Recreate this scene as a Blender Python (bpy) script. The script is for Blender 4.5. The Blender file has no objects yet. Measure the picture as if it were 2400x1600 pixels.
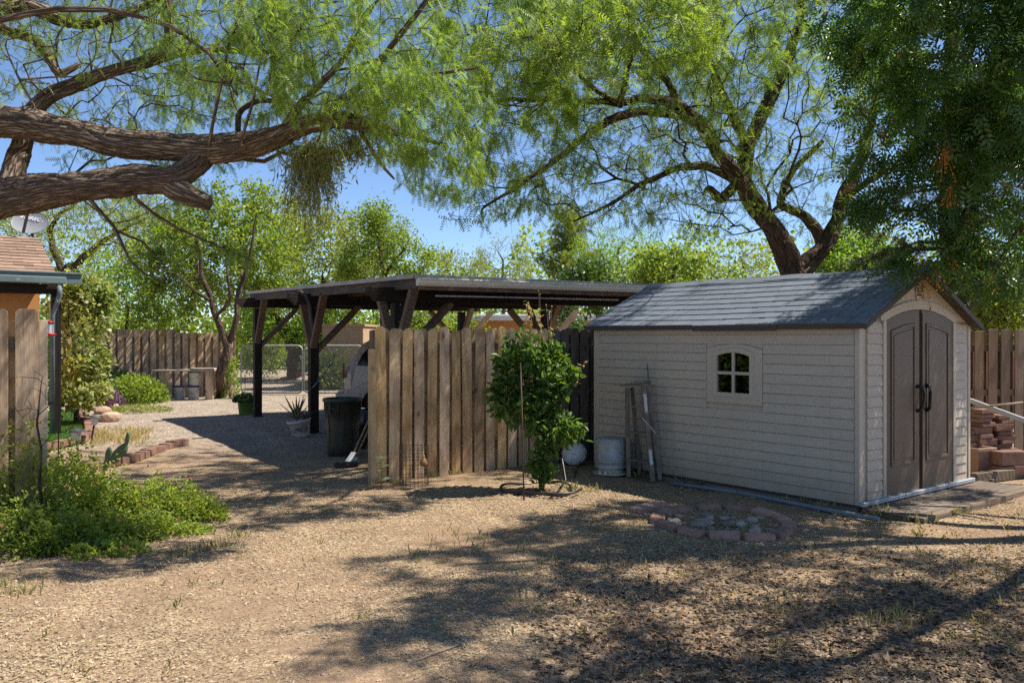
import bpy, bmesh, math, random
import numpy as np
from mathutils import Vector, Matrix

random.seed(11)
rng = np.random.default_rng(11)
R = math.radians
SC = bpy.context.scene
COL = SC.collection

# ---------------------------------------------------------------- camera
FPX, CX, HORIZON, EYE = 2003.0, 1200.0, 788.0, 1.75      # focal length in photo pixels, eye height in metres
cam_data = bpy.data.cameras.new('camera')
cam_data.sensor_width = 36.0
cam_data.lens = FPX / 2400.0 * 36.0
cam_data.shift_y = -12.0 / 2400.0
cam_data.clip_start = 0.05
cam_data.clip_end = 2000.0
camera = bpy.data.objects.new('camera', cam_data)
camera.location = (0, 0, EYE)
camera.rotation_euler = (R(90), 0, 0)
COL.objects.link(camera)
SC.camera = camera

# ---------------------------------------------------------------- sky, sun, exposure
SUN_AZ, SUN_EL = R(9), R(57)          # azimuth from +X towards +Y
SUN_DIR = Vector((math.cos(SUN_AZ) * math.cos(SUN_EL), math.sin(SUN_AZ) * math.cos(SUN_EL), math.sin(SUN_EL)))
world = bpy.data.worlds.new('World')
SC.world = world
world.use_nodes = True
wn = world.node_tree
sky = wn.nodes.new('ShaderNodeTexSky')
sky.sky_type = 'NISHITA'
sky.sun_disc = False
sky.sun_elevation = SUN_EL
sky.sun_rotation = math.pi / 2 - SUN_AZ
sky.altitude = 2500
sky.air_density = 0.9
sky.dust_density = 0.05
sky.ozone_density = 4.0
bg = wn.nodes['Background']
bg.inputs['Strength'].default_value = 0.108
wn.links.new(sky.outputs[0], bg.inputs['Color'])

sun_data = bpy.data.lights.new('sun', 'SUN')
sun_data.energy = 5.0
sun_data.angle = R(0.53)
sun_data.color = (1.0, 0.93, 0.82)
sun = bpy.data.objects.new('sun', sun_data)
sun.rotation_euler = SUN_DIR.to_track_quat('Z', 'Y').to_euler()
sun.location = (20, 10, 30)
COL.objects.link(sun)

SC.view_settings.view_transform = 'Standard'
SC.view_settings.look = 'None'
SC.view_settings.gamma = 1.0
SC.view_settings.exposure = 0.8
SC.view_settings.use_curve_mapping = False
SC.render.engine = 'CYCLES'
SC.cycles.max_bounces = 7
SC.cycles.diffuse_bounces = 3
SC.cycles.glossy_bounces = 2
SC.cycles.transmission_bounces = 5
SC.cycles.transparent_max_bounces = 8
SC.cycles.use_denoising = False
SC.cycles.denoiser = 'OPENIMAGEDENOISE'
SC.cycles.denoising_input_passes = 'RGB_ALBEDO_NORMAL'
SC.cycles.denoising_prefilter = 'ACCURATE'
SC.cycles.sample_clamp_indirect = 4.0
SC.cycles.caustics_reflective = False
SC.cycles.caustics_refractive = False

# ---------------------------------------------------------------- places
def at(px, py, Y):
    """world point seen at photo pixel (px, py) at depth Y"""
    return Vector(((px - CX) / FPX * Y, Y, EYE - (py - HORIZON) / FPX * Y))

def gp(px, py, z=0.0):
    """point of the ground seen at photo pixel (px, py)"""
    Y = FPX * (EYE - z) / (py - HORIZON)
    return Vector(((px - CX) / FPX * Y, Y, z))

YA = R(38.4)          # the yard's main direction

# ---------------------------------------------------------------- objects
def tag(o, label=None, cat=None, group=None, kind=None):
    if label: o['label'] = label
    if cat: o['category'] = cat
    if group: o['group'] = group
    if kind: o['kind'] = kind
    return o

def thing(name, label, cat, loc=(0, 0, 0), rz=0.0, group=None):
    o = bpy.data.objects.new(name, None)
    o.empty_display_size = 0.1
    COL.objects.link(o)
    o.location = loc
    o.rotation_euler = (0, 0, rz)
    return tag(o, label, cat, group)

def link(name, me, parent=None, loc=None, rot=None, scale=None):
    o = bpy.data.objects.new(name, me)
    COL.objects.link(o)
    if parent is not None: o.parent = parent
    if loc is not None: o.location = loc
    if rot is not None: o.rotation_euler = rot
    if scale is not None: o.scale = scale
    return o

class MB:
    """collects shapes and builds them as ONE mesh"""
    def __init__(s):
        s.v = []; s.f = []; s.sm = []
    def add(s, vs, fs, smooth=False):
        n = len(s.v)
        s.v += [tuple(v) for v in vs]
        s.f += [tuple(n + i for i in f) for f in fs]
        s.sm += [smooth] * len(fs)
        return s
    def box(s, x0, x1, y0, y1, z0, z1):
        vs = [(x, y, z) for z in (z0, z1) for y in (y0, y1) for x in (x0, x1)]
        return s.add(vs, [(0, 2, 3, 1), (4, 5, 7, 6), (0, 1, 5, 4), (2, 6, 7, 3), (0, 4, 6, 2), (1, 3, 7, 5)])
    def beam(s, a, b, w, h, up=(0, 0, 1)):
        """square bar from a to b, w across, h along up"""
        a, b = Vector(a), Vector(b)
        d = (b - a).normalized(); u = Vector(up)
        sd = d.cross(u)
        if sd.length < 1e-4: sd = d.cross(Vector((1, 0, 0)))
        sd.normalize(); u = sd.cross(d).normalized()
        vs = [p + sd * (i * w / 2) + u * (j * h / 2) for p in (a, b) for j in (-1, 1) for i in (-1, 1)]
        return s.add(vs, [(0, 1, 3, 2), (4, 6, 7, 5), (0, 4, 5, 1), (2, 3, 7, 6), (0, 2, 6, 4), (1, 5, 7, 3)])
    def prism(s, poly, axis, a, b):
        """polygon extruded along an axis ('x','y','z') from a to b; poly gives the two other coordinates in order"""
        n = len(poly)
        def P(p, t):
            return {'x': (t, p[0], p[1]), 'y': (p[0], t, p[1]), 'z': (p[0], p[1], t)}[axis]
        vs = [P(p, a) for p in poly] + [P(p, b) for p in poly]
        fs = [tuple(range(n))[::-1], tuple(range(n, 2 * n))]
        fs += [(i, (i + 1) % n, n + (i + 1) % n, n + i) for i in range(n)]
        return s.add(vs, fs)
    def tube(s, pts, rad, sides=6, caps=True):
        pts = [Vector(p) for p in pts]
        if not hasattr(rad, '__len__'): rad = [rad] * len(pts)
        vs = []; fs = []
        ref = Vector((0.31, 0.17, 0.93))
        for i, p in enumerate(pts):
            d = (pts[min(i + 1, len(pts) - 1)] - pts[max(i - 1, 0)]).normalized()
            x = d.cross(ref)
            if x.length < 1e-3: x = d.cross(Vector((1, 0, 0)))
            x.normalize(); y = d.cross(x)
            for k in range(sides):
                t = 2 * math.pi * k / sides
                vs.append(p + (x * math.cos(t) + y * math.sin(t)) * rad[i])
        for i in range(len(pts) - 1):
            for k in range(sides):
                k2 = (k + 1) % sides
                fs.append((i * sides + k, i * sides + k2, (i + 1) * sides + k2, (i + 1) * sides + k))
        s.add(vs, fs, sides > 4)
        if caps:
            n = len(s.v) - len(vs)
            s.f.append(tuple(n + k for k in range(sides))[::-1]); s.sm.append(False)
            m = n + (len(pts) - 1) * sides
            s.f.append(tuple(m + k for k in range(sides))); s.sm.append(False)
        return s
    def lathe(s, prof, seg=24, c=(0, 0, 0), sx=1.0, sy=1.0, smooth=True):
        """profile of (r, z) pairs turned about the vertical through c"""
        vs = []; fs = []
        for r, z in prof:
            for k in range(seg):
                t = 2 * math.pi * k / seg
                vs.append((c[0] + r * sx * math.cos(t), c[1] + r * sy * math.sin(t), c[2] + z))
        for i in range(len(prof) - 1):
            for k in range(seg):
                k2 = (k + 1) % seg
                fs.append((i * seg + k, i * seg + k2, (i + 1) * seg + k2, (i + 1) * seg + k))
        return s.add(vs, fs, smooth)
    def mesh(s, name, mat, bevel=0.0, seg=1):
        me = bpy.data.meshes.new(name)
        me.from_pydata([tuple(v) for v in s.v], [], s.f)
        me.polygons.foreach_set('use_smooth', s.sm)
        if bevel > 0:
            bm = bmesh.new(); bm.from_mesh(me)
            bmesh.ops.remove_doubles(bm, verts=bm.verts, dist=1e-5)
            es = [e for e in bm.edges if len(e.link_faces) == 2 and e.calc_face_angle(0) > 0.5]
            bmesh.ops.bevel(bm, geom=es, offset=bevel, segments=seg, affect='EDGES', clamp_overlap=True)
            bm.to_mesh(me); bm.free()
        if mat is not None: me.materials.append(mat)
        me.update()
        return me
    def build(s, name, mat, parent=None, loc=None, rot=None, bevel=0.0, seg=1):
        return link(name, s.mesh(name, mat, bevel, seg), parent, loc, rot)

def mesh_np(name, V, F, mat, tint=None, smooth=False, uv=None):
    """mesh from arrays; F is (n,3) or (n,4) or a list of such arrays; tint is one value per face"""
    Fs = F if isinstance(F, list) else [F]
    Fs = [f for f in Fs if len(f)]
    me = bpy.data.meshes.new(name)
    V = np.ascontiguousarray(V, dtype=np.float32)
    me.vertices.add(len(V)); me.vertices.foreach_set('co', V.ravel())
    nl = sum(f.size for f in Fs); nf = sum(len(f) for f in Fs)
    me.loops.add(nl); me.polygons.add(nf)
    me.loops.foreach_set('vertex_index', np.concatenate([f.ravel() for f in Fs]).astype(np.int32))
    st = []; o = 0
    for f in Fs:
        k = f.shape[1]; st.append(o + np.arange(len(f)) * k); o += f.size
    me.polygons.foreach_set('loop_start', np.concatenate(st).astype(np.int32))
    if smooth: me.polygons.foreach_set('use_smooth', np.ones(nf, dtype=bool))
    me.update(calc_edges=True)
    if tint is not None:
        a = me.attributes.new('tint', 'FLOAT', 'FACE')
        a.data.foreach_set('value', np.ascontiguousarray(tint, dtype=np.float32))
    if uv is not None:
        l = me.uv_layers.new(name='UVMap')
        idx = np.concatenate([f.ravel() for f in Fs])
        l.data.foreach_set('uv', np.ascontiguousarray(uv[idx], dtype=np.float32).ravel())
    if mat is not None: me.materials.append(mat)
    return me

# ---------------------------------------------------------------- materials
class NT:
    def __init__(s, name):
        s.mat = bpy.data.materials.new(name); s.mat.use_nodes = True
        s.t = s.mat.node_tree; s.t.nodes.clear()
    def n(s, typ, ins=None, **kw):
        nd = s.t.nodes.new('ShaderNode' + typ)
        for k, v in kw.items(): setattr(nd, k, v)
        for k, v in (ins or {}).items():
            sock = nd.inputs[k]
            if isinstance(v, bpy.types.NodeSocket): s.t.links.new(v, sock)
            else: sock.default_value = v
        return nd
    def mix(s, f, a, b, mode='MIX'):
        m = s.n('MixRGB', {'Fac': f, 'Color1': a, 'Color2': b}, blend_type=mode)
        return m.outputs[0]
    def math(s, op, a, b=0.0, c=None):
        ins = {0: a, 1: b}
        if c is not None: ins[2] = c
        return s.n('Math', ins, operation=op).outputs[0]
    def ramp(s, f, stops):
        r = s.n('ValToRGB', {'Fac': f})
        e = r.color_ramp.elements
        while len(e) < len(stops): e.new(0.5)
        for i, (p, c) in enumerate(stops):
            e[i].position = p; e[i].color = c if len(c) == 4 else (*c, 1)
        return r.outputs[0]
    def coords(s, stretch=(1, 1, 1), rnd=True, kind='Object'):
        tc = s.n('TexCoord').outputs[kind]
        if rnd:
            oi = s.n('ObjectInfo').outputs['Random']
            off = s.math('MULTIPLY', oi, 37.0)
            cb = s.n('CombineXYZ', {0: off, 1: off, 2: off}).outputs[0]
            tc = s.n('VectorMath', {0: tc, 1: cb}, operation='ADD').outputs[0]
        return s.n('VectorMath', {0: tc, 1: stretch}, operation='MULTIPLY').outputs[0]
    def noise(s, vec, scale, detail=4, rough=0.55, dist=0.0):
        return s.n('TexNoise', {'Vector': vec, 'Scale': scale, 'Detail': detail, 'Roughness': rough, 'Distortion': dist}).outputs[0]
    def bump(s, h, strength=0.5, dist=0.01, normal=None):
        ins = {'Height': h, 'Strength': strength, 'Distance': dist}
        if normal is not None: ins['Normal'] = normal
        return s.n('Bump', ins).outputs[0]
    def out(s, shader):
        s.n('OutputMaterial', {'Surface': shader}); return s.mat
    def principled(s, col, rough=0.7, spec=0.3, metal=0.0, normal=None):
        ins = {'Base Color': col, 'Roughness': rough, 'Specular IOR Level': spec, 'Metallic': metal}
        if normal is not None: ins['Normal'] = normal
        return s.n('BsdfPrincipled', ins).outputs[0]

def c4(c): return (c[0], c[1], c[2], 1.0)

def surf(name, c1, c2=None, scale=6.0, rough=0.7, spec=0.3, metal=0.0, bump=0.3, bdist=0.004, bscale=40.0,
         stretch=(1, 1, 1), rnd=0.12, speck=None, speck_scale=60.0, splash=0.0):
    """a general painted, plastic, metal or stone surface: two tones in noise, fine relief, a little difference from piece to piece"""
    t = NT(name)
    v = t.coords(stretch)
    c2 = c2 or tuple(x * 0.8 for x in c1)
    f = t.ramp(t.noise(v, scale, 5, 0.6), [(0.32, (0, 0, 0)), (0.68, (1, 1, 1))])
    col = t.mix(f, c4(c1), c4(c2))
    if speck:
        sp = t.ramp(t.noise(v, speck_scale, 3, 0.7), [(0.6, (0, 0, 0)), (0.68, (1, 1, 1))])
        col = t.mix(sp, col, c4(speck))
    if rnd:
        oi = t.n('ObjectInfo').outputs['Random']
        val = t.n('MapRange', {0: oi, 3: 1 - rnd, 4: 1 + rnd}).outputs[0]
        col = t.n('HueSaturation', {'Value': val, 'Color': col}).outputs[0]
    if splash:                                  # rain-splashed earth on the lowest part, faint water streaks above
        raw = t.n('TexCoord').outputs['Object']
        z = t.n('SeparateXYZ', {0: raw}).outputs[2]
        edge = t.math('ADD', z, t.math('MULTIPLY', t.noise(raw, 7.0, 5, 0.7), -0.45))
        d = t.n('MapRange', {0: edge, 1: -0.2, 2: 0.2, 3: splash, 4: 0.0}).outputs[0]
        stv = t.n('VectorMath', {0: raw, 1: (1, 1, 0.04)}, operation='MULTIPLY').outputs[0]
        stk = t.math('MULTIPLY', t.ramp(t.noise(stv, 16.0, 4, 0.6), [(0.52, (0, 0, 0)), (0.75, (1, 1, 1))]), 0.22 * splash)
        col = t.mix(t.math('MAXIMUM', d, stk), col, (0.27, 0.19, 0.125, 1))
    nb = t.noise(v, bscale, 4, 0.6)
    nrm = t.bump(nb, bump, bdist)
    rf = t.math('MULTIPLY_ADD', nb, 0.2, rough - 0.1)
    return t.out(t.principled(col, rf, spec, metal, nrm))

def wood(name, ca, cb, cdark, rnd=0.22, rough=0.8, ring=1.0, axis=2, grain=1.0, bump=0.6):
    """weathered board: grain along one local axis, knots, saw marks, stains"""
    t = NT(name)
    st = [1.0, 1.0, 1.0]; st[axis] = 0.06
    v = t.coords(tuple(st))
    v2 = t.coords((1, 1, 1))
    st2 = [1.0, 1.0, 1.0]; st2[axis] = 0.18
    v3 = t.coords(tuple(st2))
    g = t.noise(v, 60 * grain, 6, 0.65, 0.6)                      # fine grain
    big = t.noise(v3, 5, 3, 0.5, 0.8)
    wv = t.n('TexWave', {'Vector': v3, 'Scale': 9.0 * ring, 'Distortion': 9.0, 'Detail': 2.0, 'Detail Scale': 0.6}, wave_type='RINGS').outputs['Fac']
    kn = t.n('TexVoronoi', {'Vector': t.coords((1, 1, 0.55) if axis == 2 else (0.55, 1, 1)), 'Scale': 4.2}).outputs['Distance']
    knot = t.ramp(kn, [(0.05, (1, 1, 1)), (0.13, (0, 0, 0))])
    col = t.mix(t.ramp(big, [(0.35, (0, 0, 0)), (0.65, (1, 1, 1))]), c4(ca), c4(cb))
    col = t.mix(t.math('MULTIPLY', t.ramp(wv, [(0.25, (0, 0, 0)), (0.9, (1, 1, 1))]), 0.35), col, c4(cdark))
    col = t.mix(t.math('MULTIPLY', t.ramp(g, [(0.45, (0, 0, 0)), (0.75, (1, 1, 1))]), 0.55), col, c4(cdark))
    col = t.mix(t.math('MULTIPLY', knot, 0.75), col, c4(tuple(x * 0.55 for x in cdark)))
    stain = t.ramp(t.noise(v2, 2.3, 4, 0.6), [(0.5, (0, 0, 0)), (0.72, (1, 1, 1))])
    col = t.mix(t.math('MULTIPLY', stain, 0.5), col, c4(cdark))
    oi = t.n('ObjectInfo').outputs['Random']
    val = t.n('MapRange', {0: oi, 3: 1 - rnd, 4: 1 + rnd}).outputs[0]
    sat = t.n('MapRange', {0: t.math('FRACT', t.math('MULTIPLY', oi, 7.13)), 3: 0.8, 4: 1.12}).outputs[0]
    col = t.n('HueSaturation', {'Value': val, 'Saturation': sat, 'Color': col}).outputs[0]
    h = t.math('ADD', t.math('MULTIPLY', wv, 0.45), t.math('MULTIPLY', g, 0.7))
    nrm = t.bump(h, bump, 0.006)
    return t.out(t.principled(col, rough, 0.2, 0.0, nrm))

def leafmat(name, c1, c2, trans=0.45, rough=0.45, spec=0.35, tc=None):
    """leaf: two tones by the face value 'tint', light shining through"""
    t = NT(name)
    f = t.n('Attribute', attribute_name='tint').outputs['Fac']
    col = t.mix(f, c4(c1), c4(c2))
    tcol = t.mix(f, c4(tuple(min(1, x * k) for x, k in zip(c1, (1.75, 1.75, 0.7)))), c4(tuple(min(1, x * k) for x, k in zip(c2, (1.75, 1.75, 0.7)))))
    p = t.principled(col, rough, spec)
    tr = t.n('BsdfTranslucent', {'Color': tcol}).outputs[0]
    return t.out(t.n('MixShader', {0: trans, 1: p, 2: tr}).outputs[0])

def barkmat(name, c1, c2, cdark, use_uv=True):
    t = NT(name)
    if use_uv:
        uv = t.n('TexCoord').outputs['UV']
        v = t.n('VectorMath', {0: uv, 1: (1.0, 0.2, 1)}, operation='MULTIPLY').outputs[0]
    else:
        v = t.coords((1, 1, 0.3))
    n1 = t.noise(v, 26, 5, 0.65, 0.7)
    n2 = t.noise(v, 8, 4, 0.6, 0.4)
    vo = t.n('TexVoronoi', {'Vector': t.n('VectorMath', {0: v, 1: t.n('VectorMath', {0: t.n('TexNoise', {'Vector': v, 'Scale': 20.0, 'Detail': 3.0}).outputs['Color'], 1: (0.045, 0.045, 0.0)}, operation='MULTIPLY').outputs[0]}, operation='ADD').outputs[0], 'Scale': 24.0}, feature='DISTANCE_TO_EDGE').outputs[0]
    crack = t.ramp(vo, [(0.02, (1, 1, 1)), (0.2, (0, 0, 0))])
    col = t.mix(t.ramp(n2, [(0.35, (0, 0, 0)), (0.65, (1, 1, 1))]), c4(c1), c4(c2))
    col = t.mix(t.math('MULTIPLY', t.ramp(n1, [(0.45, (0, 0, 0)), (0.7, (1, 1, 1))]), 0.8), col, c4(cdark))
    col = t.mix(t.math('MULTIPLY', crack, 0.75), col, c4(cdark))
    h = t.math('ADD', t.math('MULTIPLY', t.ramp(vo, [(0.0, (0, 0, 0)), (0.25, (1, 1, 1))]), 0.8), t.math('MULTIPLY', n1, -0.5))
    return t.out(t.principled(col, 0.9, 0.15, 0.0, t.bump(h, 1.0, 0.03)))

# ================================================================ the ground
def gz(x, y):
    """height of the ground: slightly uneven earth"""
    return (0.014 * np.sin(0.9 * x + 0.6 * y + 1.1) + 0.010 * np.sin(-1.7 * x + 1.3 * y + 0.4) + 0.006 * np.sin(3.1 * x + 2.3 * y)
            + 0.004 * np.sin(5.3 * x - 4.1 * y + 2.0))

def spread(lo, hi, step, far, k=1.22):
    a = list(np.arange(lo, hi + 1e-6, step))
    d = step
    while a[-1] < far: d *= k; a.append(a[-1] + d)
    d = step
    while a[0] > -far: d *= k; a.insert(0, a[0] - d)
    return np.array(a)

def ground_material():
    t = NT('earth_and_litter')
    v = t.n('TexCoord').outputs['Object']
    wob = t.n('TexNoise', {'Vector': v, 'Scale': 22.0, 'Detail': 2.0}).outputs['Color']
    vd = t.n('VectorMath', {0: v, 1: t.n('VectorMath', {0: wob, 1: (0.05, 0.05, 0.05)}, operation='MULTIPLY').outputs[0]}, operation='ADD').outputs[0]
    flk = t.n('TexVoronoi', {'Vector': vd, 'Scale': 80.0})
    tone = t.n('SeparateColor', {0: flk.outputs['Color']}).outputs[0]
    lit = t.ramp(tone, [(0.0, (0.088, 0.057, 0.037)), (0.22, (0.195, 0.13, 0.084)), (0.5, (0.365, 0.262, 0.158)), (0.8, (0.475, 0.358, 0.22)), (1.0, (0.6, 0.482, 0.32))])
    soil = t.mix(t.noise(v, 9.0, 5, 0.7), (0.285, 0.186, 0.118, 1), (0.41, 0.286, 0.186, 1))
    grit = t.noise(v, 160.0, 3, 0.7)
    soil = t.mix(t.ramp(grit, [(0.35, (1, 1, 1)), (0.5, (0, 0, 0))]), soil, (0.14, 0.085, 0.055, 1))
    cover = t.ramp(t.math('ADD', t.math('MULTIPLY', t.noise(v, 0.75, 5, 0.62), 0.7), t.math('MULTIPLY', t.noise(v, 7.0, 4, 0.7), 0.4)),
                   [(0.46, (0.05, 0.05, 0.05)), (0.62, (1, 1, 1))])
    col = t.mix(cover, soil, lit)
    # gravel drive, away from the camera
    sep = t.n('SeparateXYZ', {0: v})
    far = t.math('ADD', sep.outputs[1], t.math('MULTIPLY', t.noise(v, 0.9, 3), 3.0))
    drive = t.n('MapRange', {0: far, 1: 13.5, 2: 16.5, 3: 0.0, 4: 1.0}).outputs[0]
    gv = t.n('TexVoronoi', {'Vector': v, 'Scale': 42.0})
    gt = t.n('SeparateColor', {0: gv.outputs['Color']}).outputs[0]
    gcol = t.ramp(gt, [(0.0, (0.16, 0.12, 0.09)), (0.5, (0.36, 0.285, 0.215)), (1.0, (0.56, 0.48, 0.39))])
    col = t.mix(drive, col, gcol)
    patch = t.noise(v, 1.9, 4, 0.6)
    col = t.n('HueSaturation', {'Color': col, 'Value': t.n('MapRange', {0: patch, 1: 0.3, 2: 0.7, 3: 0.8, 4: 1.15}).outputs[0]}).outputs[0]
    h = t.math('ADD', t.math('MULTIPLY', tone, 0.7), t.math('MULTIPLY', grit, 0.6))
    h = t.math('ADD', h, t.math('MULTIPLY', t.noise(v, 18.0, 4, 0.7), 1.2))
    return t.out(t.principled(col, 0.92, 0.12, 0.0, t.bump(h, 0.85, 0.016)))

gx = spread(-9.0, 9.0, 0.14, 420.0); gy = spread(2.0, 14.0, 0.14, 420.0)
GX, GY = np.meshgrid(gx, gy)
GV = np.stack([GX.ravel(), GY.ravel(), gz(GX, GY).ravel()], 1)
nx, ny = len(gx), len(gy)
ii = (np.arange(ny - 1)[:, None] * nx + np.arange(nx - 1)[None]).ravel()
ground = link('ground', mesh_np('ground', GV, np.stack([ii, ii + 1, ii + nx + 1, ii + nx], 1), ground_material(), smooth=True))
tag(ground, kind='structure')

# ================================================================ materials of the yard
M = {}
M['shed'] = surf('shed_resin', (0.49, 0.432, 0.343), (0.455, 0.40, 0.315), scale=3, rough=0.55, spec=0.35, bump=0.05, bdist=0.002, bscale=60, stretch=(1, 1, 6), rnd=0.03, splash=0.6)
M['shed_trim'] = surf('shed_trim', (0.49, 0.433, 0.345), (0.46, 0.405, 0.32), scale=3, rough=0.5, spec=0.35, bump=0.05, bscale=90, rnd=0.02, splash=0.5)
M['shed_door'] = surf('shed_door_brown', (0.135, 0.093, 0.062), (0.112, 0.076, 0.05), scale=4, rough=0.5, spec=0.4, bump=0.15, bscale=140, stretch=(1, 1, 0.12), rnd=0.03)
M['roof'] = surf('shed_shingle', (0.155, 0.178, 0.215), (0.128, 0.148, 0.182), scale=7, rough=0.62, spec=0.4, bump=0.25, bscale=70, stretch=(1, 3, 1), rnd=0.08)
M['roof_edge'] = surf('roof_edge_brown', (0.07, 0.058, 0.05), rough=0.6, rnd=0.05)
M['black_plastic'] = surf('black_plastic', (0.012, 0.012, 0.013), (0.02, 0.02, 0.02), rough=0.35, spec=0.5, bump=0.05)
M['dark'] = surf('dark_interior', (0.012, 0.011, 0.01), rough=0.9, bump=0)
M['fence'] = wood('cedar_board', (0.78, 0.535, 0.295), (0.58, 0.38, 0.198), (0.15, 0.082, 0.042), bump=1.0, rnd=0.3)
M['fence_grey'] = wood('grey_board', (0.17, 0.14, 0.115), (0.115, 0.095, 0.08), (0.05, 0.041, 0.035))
M['fence_brown'] = wood('brown_board', (0.30, 0.215, 0.14), (0.225, 0.155, 0.10), (0.1, 0.066, 0.043))  # brown wood of the right-hand fence and the rear posts
M['fence_far'] = wood('far_board', (0.66, 0.46, 0.28), (0.50, 0.345, 0.2), (0.2, 0.13, 0.08), bump=0.4)
M['post_new'] = wood('new_post', (0.66, 0.49, 0.30), (0.60, 0.43, 0.255), (0.27, 0.18, 0.1), rnd=0.08, bump=0.3)
M['beam'] = wood('stained_beam', (0.036, 0.026, 0.021), (0.026, 0.019, 0.016), (0.012, 0.009, 0.008), rnd=0.25, rough=0.7)
M['beam_x'] = wood('stained_beam_level', (0.042, 0.029, 0.023), (0.03, 0.021, 0.017), (0.013, 0.01, 0.008), rnd=0.2, rough=0.7, axis=0)
M['beam_y'] = wood('stained_rafter', (0.12, 0.10, 0.085), (0.085, 0.07, 0.06), (0.035, 0.028, 0.025), rnd=0.2, rough=0.75, axis=1)
M['brace'] = wood('brace_wood', (0.27, 0.175, 0.11), (0.19, 0.122, 0.078), (0.065, 0.042, 0.029), rnd=0.25)
M['rail'] = wood('rail_wood', (0.22, 0.155, 0.10), (0.17, 0.12, 0.08), (0.08, 0.055, 0.038), axis=0)
M['deck'] = wood('deck_wood', (0.22, 0.17, 0.125), (0.155, 0.118, 0.088), (0.06, 0.045, 0.034), axis=0, rnd=0.15)
M['plank_y'] = wood('plank_wood', (0.30, 0.22, 0.15), (0.2, 0.145, 0.10), (0.09, 0.062, 0.043), axis=1, rnd=0.15)
M['plank_x'] = wood('plank_wood_level', (0.56, 0.44, 0.31), (0.45, 0.34, 0.235), (0.2, 0.145, 0.1), axis=0, rnd=0.15)
M['metal_grey'] = surf('grey_metal', (0.42, 0.41, 0.40), (0.33, 0.32, 0.31), rough=0.45, spec=0.5, metal=0.35, bump=0.1, rnd=0.05)
M['gutter'] = surf('gutter_paint', (0.74, 0.70, 0.63), (0.64, 0.60, 0.54), scale=2, rough=0.5, spec=0.4, bump=0.06, rnd=0.03)
M['flashing'] = surf('roof_flashing', (0.50, 0.47, 0.43), (0.32, 0.30, 0.28), scale=3, rough=0.6, spec=0.3, bump=0.25, rnd=0.05)
M['galv'] = surf('galvanised', (0.44, 0.44, 0.43), (0.33, 0.33, 0.325), scale=14, rough=0.55, spec=0.5, metal=0.35, bump=0.1, rnd=0.03)
M['white_pl'] = surf('white_plastic', (0.72, 0.71, 0.69), (0.62, 0.61, 0.59), rough=0.4, spec=0.45, bump=0.05, rnd=0.03)
M['brick'] = surf('concrete_brick', (0.42, 0.26, 0.205), (0.33, 0.2, 0.155), scale=9, rough=0.9, spec=0.1, bump=0.8, bdist=0.008, bscale=60, rnd=0.22, speck=(0.16, 0.1, 0.08))
M['brick_dark'] = surf('edging_and_shaded_brick', (0.28, 0.165, 0.125), (0.18, 0.11, 0.085), scale=9, rough=0.9, spec=0.1, bump=0.9, bdist=0.01, bscale=55, rnd=0.2, speck=(0.1, 0.065, 0.05))  # edging's own tone; on the stack and blocks it paints in shade
M['stone'] = surf('pale_stone', (0.42, 0.345, 0.265), (0.26, 0.205, 0.16), scale=9, rough=0.9, spec=0.15, bump=0.9, bdist=0.012, bscale=24, rnd=0.3)
M['rock'] = surf('pinkish_rock', (0.46, 0.33, 0.25), (0.36, 0.25, 0.18), scale=7, rough=0.9, spec=0.15, bump=0.9, bdist=0.015, bscale=18, rnd=0.15)
M['terracotta'] = surf('terracotta', (0.42, 0.19, 0.12), (0.33, 0.15, 0.095), scale=6, rough=0.8, spec=0.2, bump=0.2, rnd=0.08)
M['stucco'] = surf('orange_stucco', (0.52, 0.25, 0.095), (0.47, 0.22, 0.082), scale=3, rough=0.9, spec=0.1, bump=0.5, bdist=0.006, bscale=80, rnd=0.02)
M['stucco_tan'] = surf('tan_stucco', (0.47, 0.32, 0.21), (0.42, 0.28, 0.18), scale=2, rough=0.9, spec=0.1, bump=0.4, bdist=0.006, bscale=60, rnd=0.02)
M['stucco_red'] = surf('salmon_stucco', (0.45, 0.17, 0.12), (0.38, 0.14, 0.10), scale=2, rough=0.9, spec=0.1, bump=0.4, bscale=60, rnd=0.02)
M['teal'] = surf('teal_paint', (0.15, 0.20, 0.205), (0.105, 0.145, 0.15), scale=5, rough=0.6, spec=0.35, bump=0.2, rnd=0.03, stretch=(0.3, 1, 1), speck=(0.32, 0.33, 0.31), speck_scale=18)
M['tile'] = surf('brown_shingle', (0.30, 0.205, 0.15), (0.24, 0.162, 0.12), scale=14, rough=0.9, spec=0.1, bump=0.6, bscale=90, rnd=0.2)
M['pale_roof'] = surf('pale_roof', (0.62, 0.60, 0.57), (0.52, 0.5, 0.47), rough=0.7, bump=0.1, rnd=0.02)

def glass_mat():
    t = NT('window_glass')
    g = t.n('BsdfGlossy', {'Color': (0.9, 0.93, 0.93, 1), 'Roughness': 0.03}).outputs[0]
    tr = t.n('BsdfTransparent', {'Color': (0.55, 0.57, 0.55, 1)}).outputs[0]
    fr = t.n('Fresnel', {'IOR': 1.5}).outputs[0]
    return t.out(t.n('MixShader', {0: fr, 1: tr, 2: g}).outputs[0])
M['glass'] = glass_mat()

# ================================================================ garden shed
SW, SL, SZ0, SZ1, SZA = 2.44, 3.80, 0.06, 1.875, 2.47
shed = thing('garden_shed', 'tan resin garden shed with grey shingle roof and brown double doors', 'shed', (3.459, 8.5, 0), YA)
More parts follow.
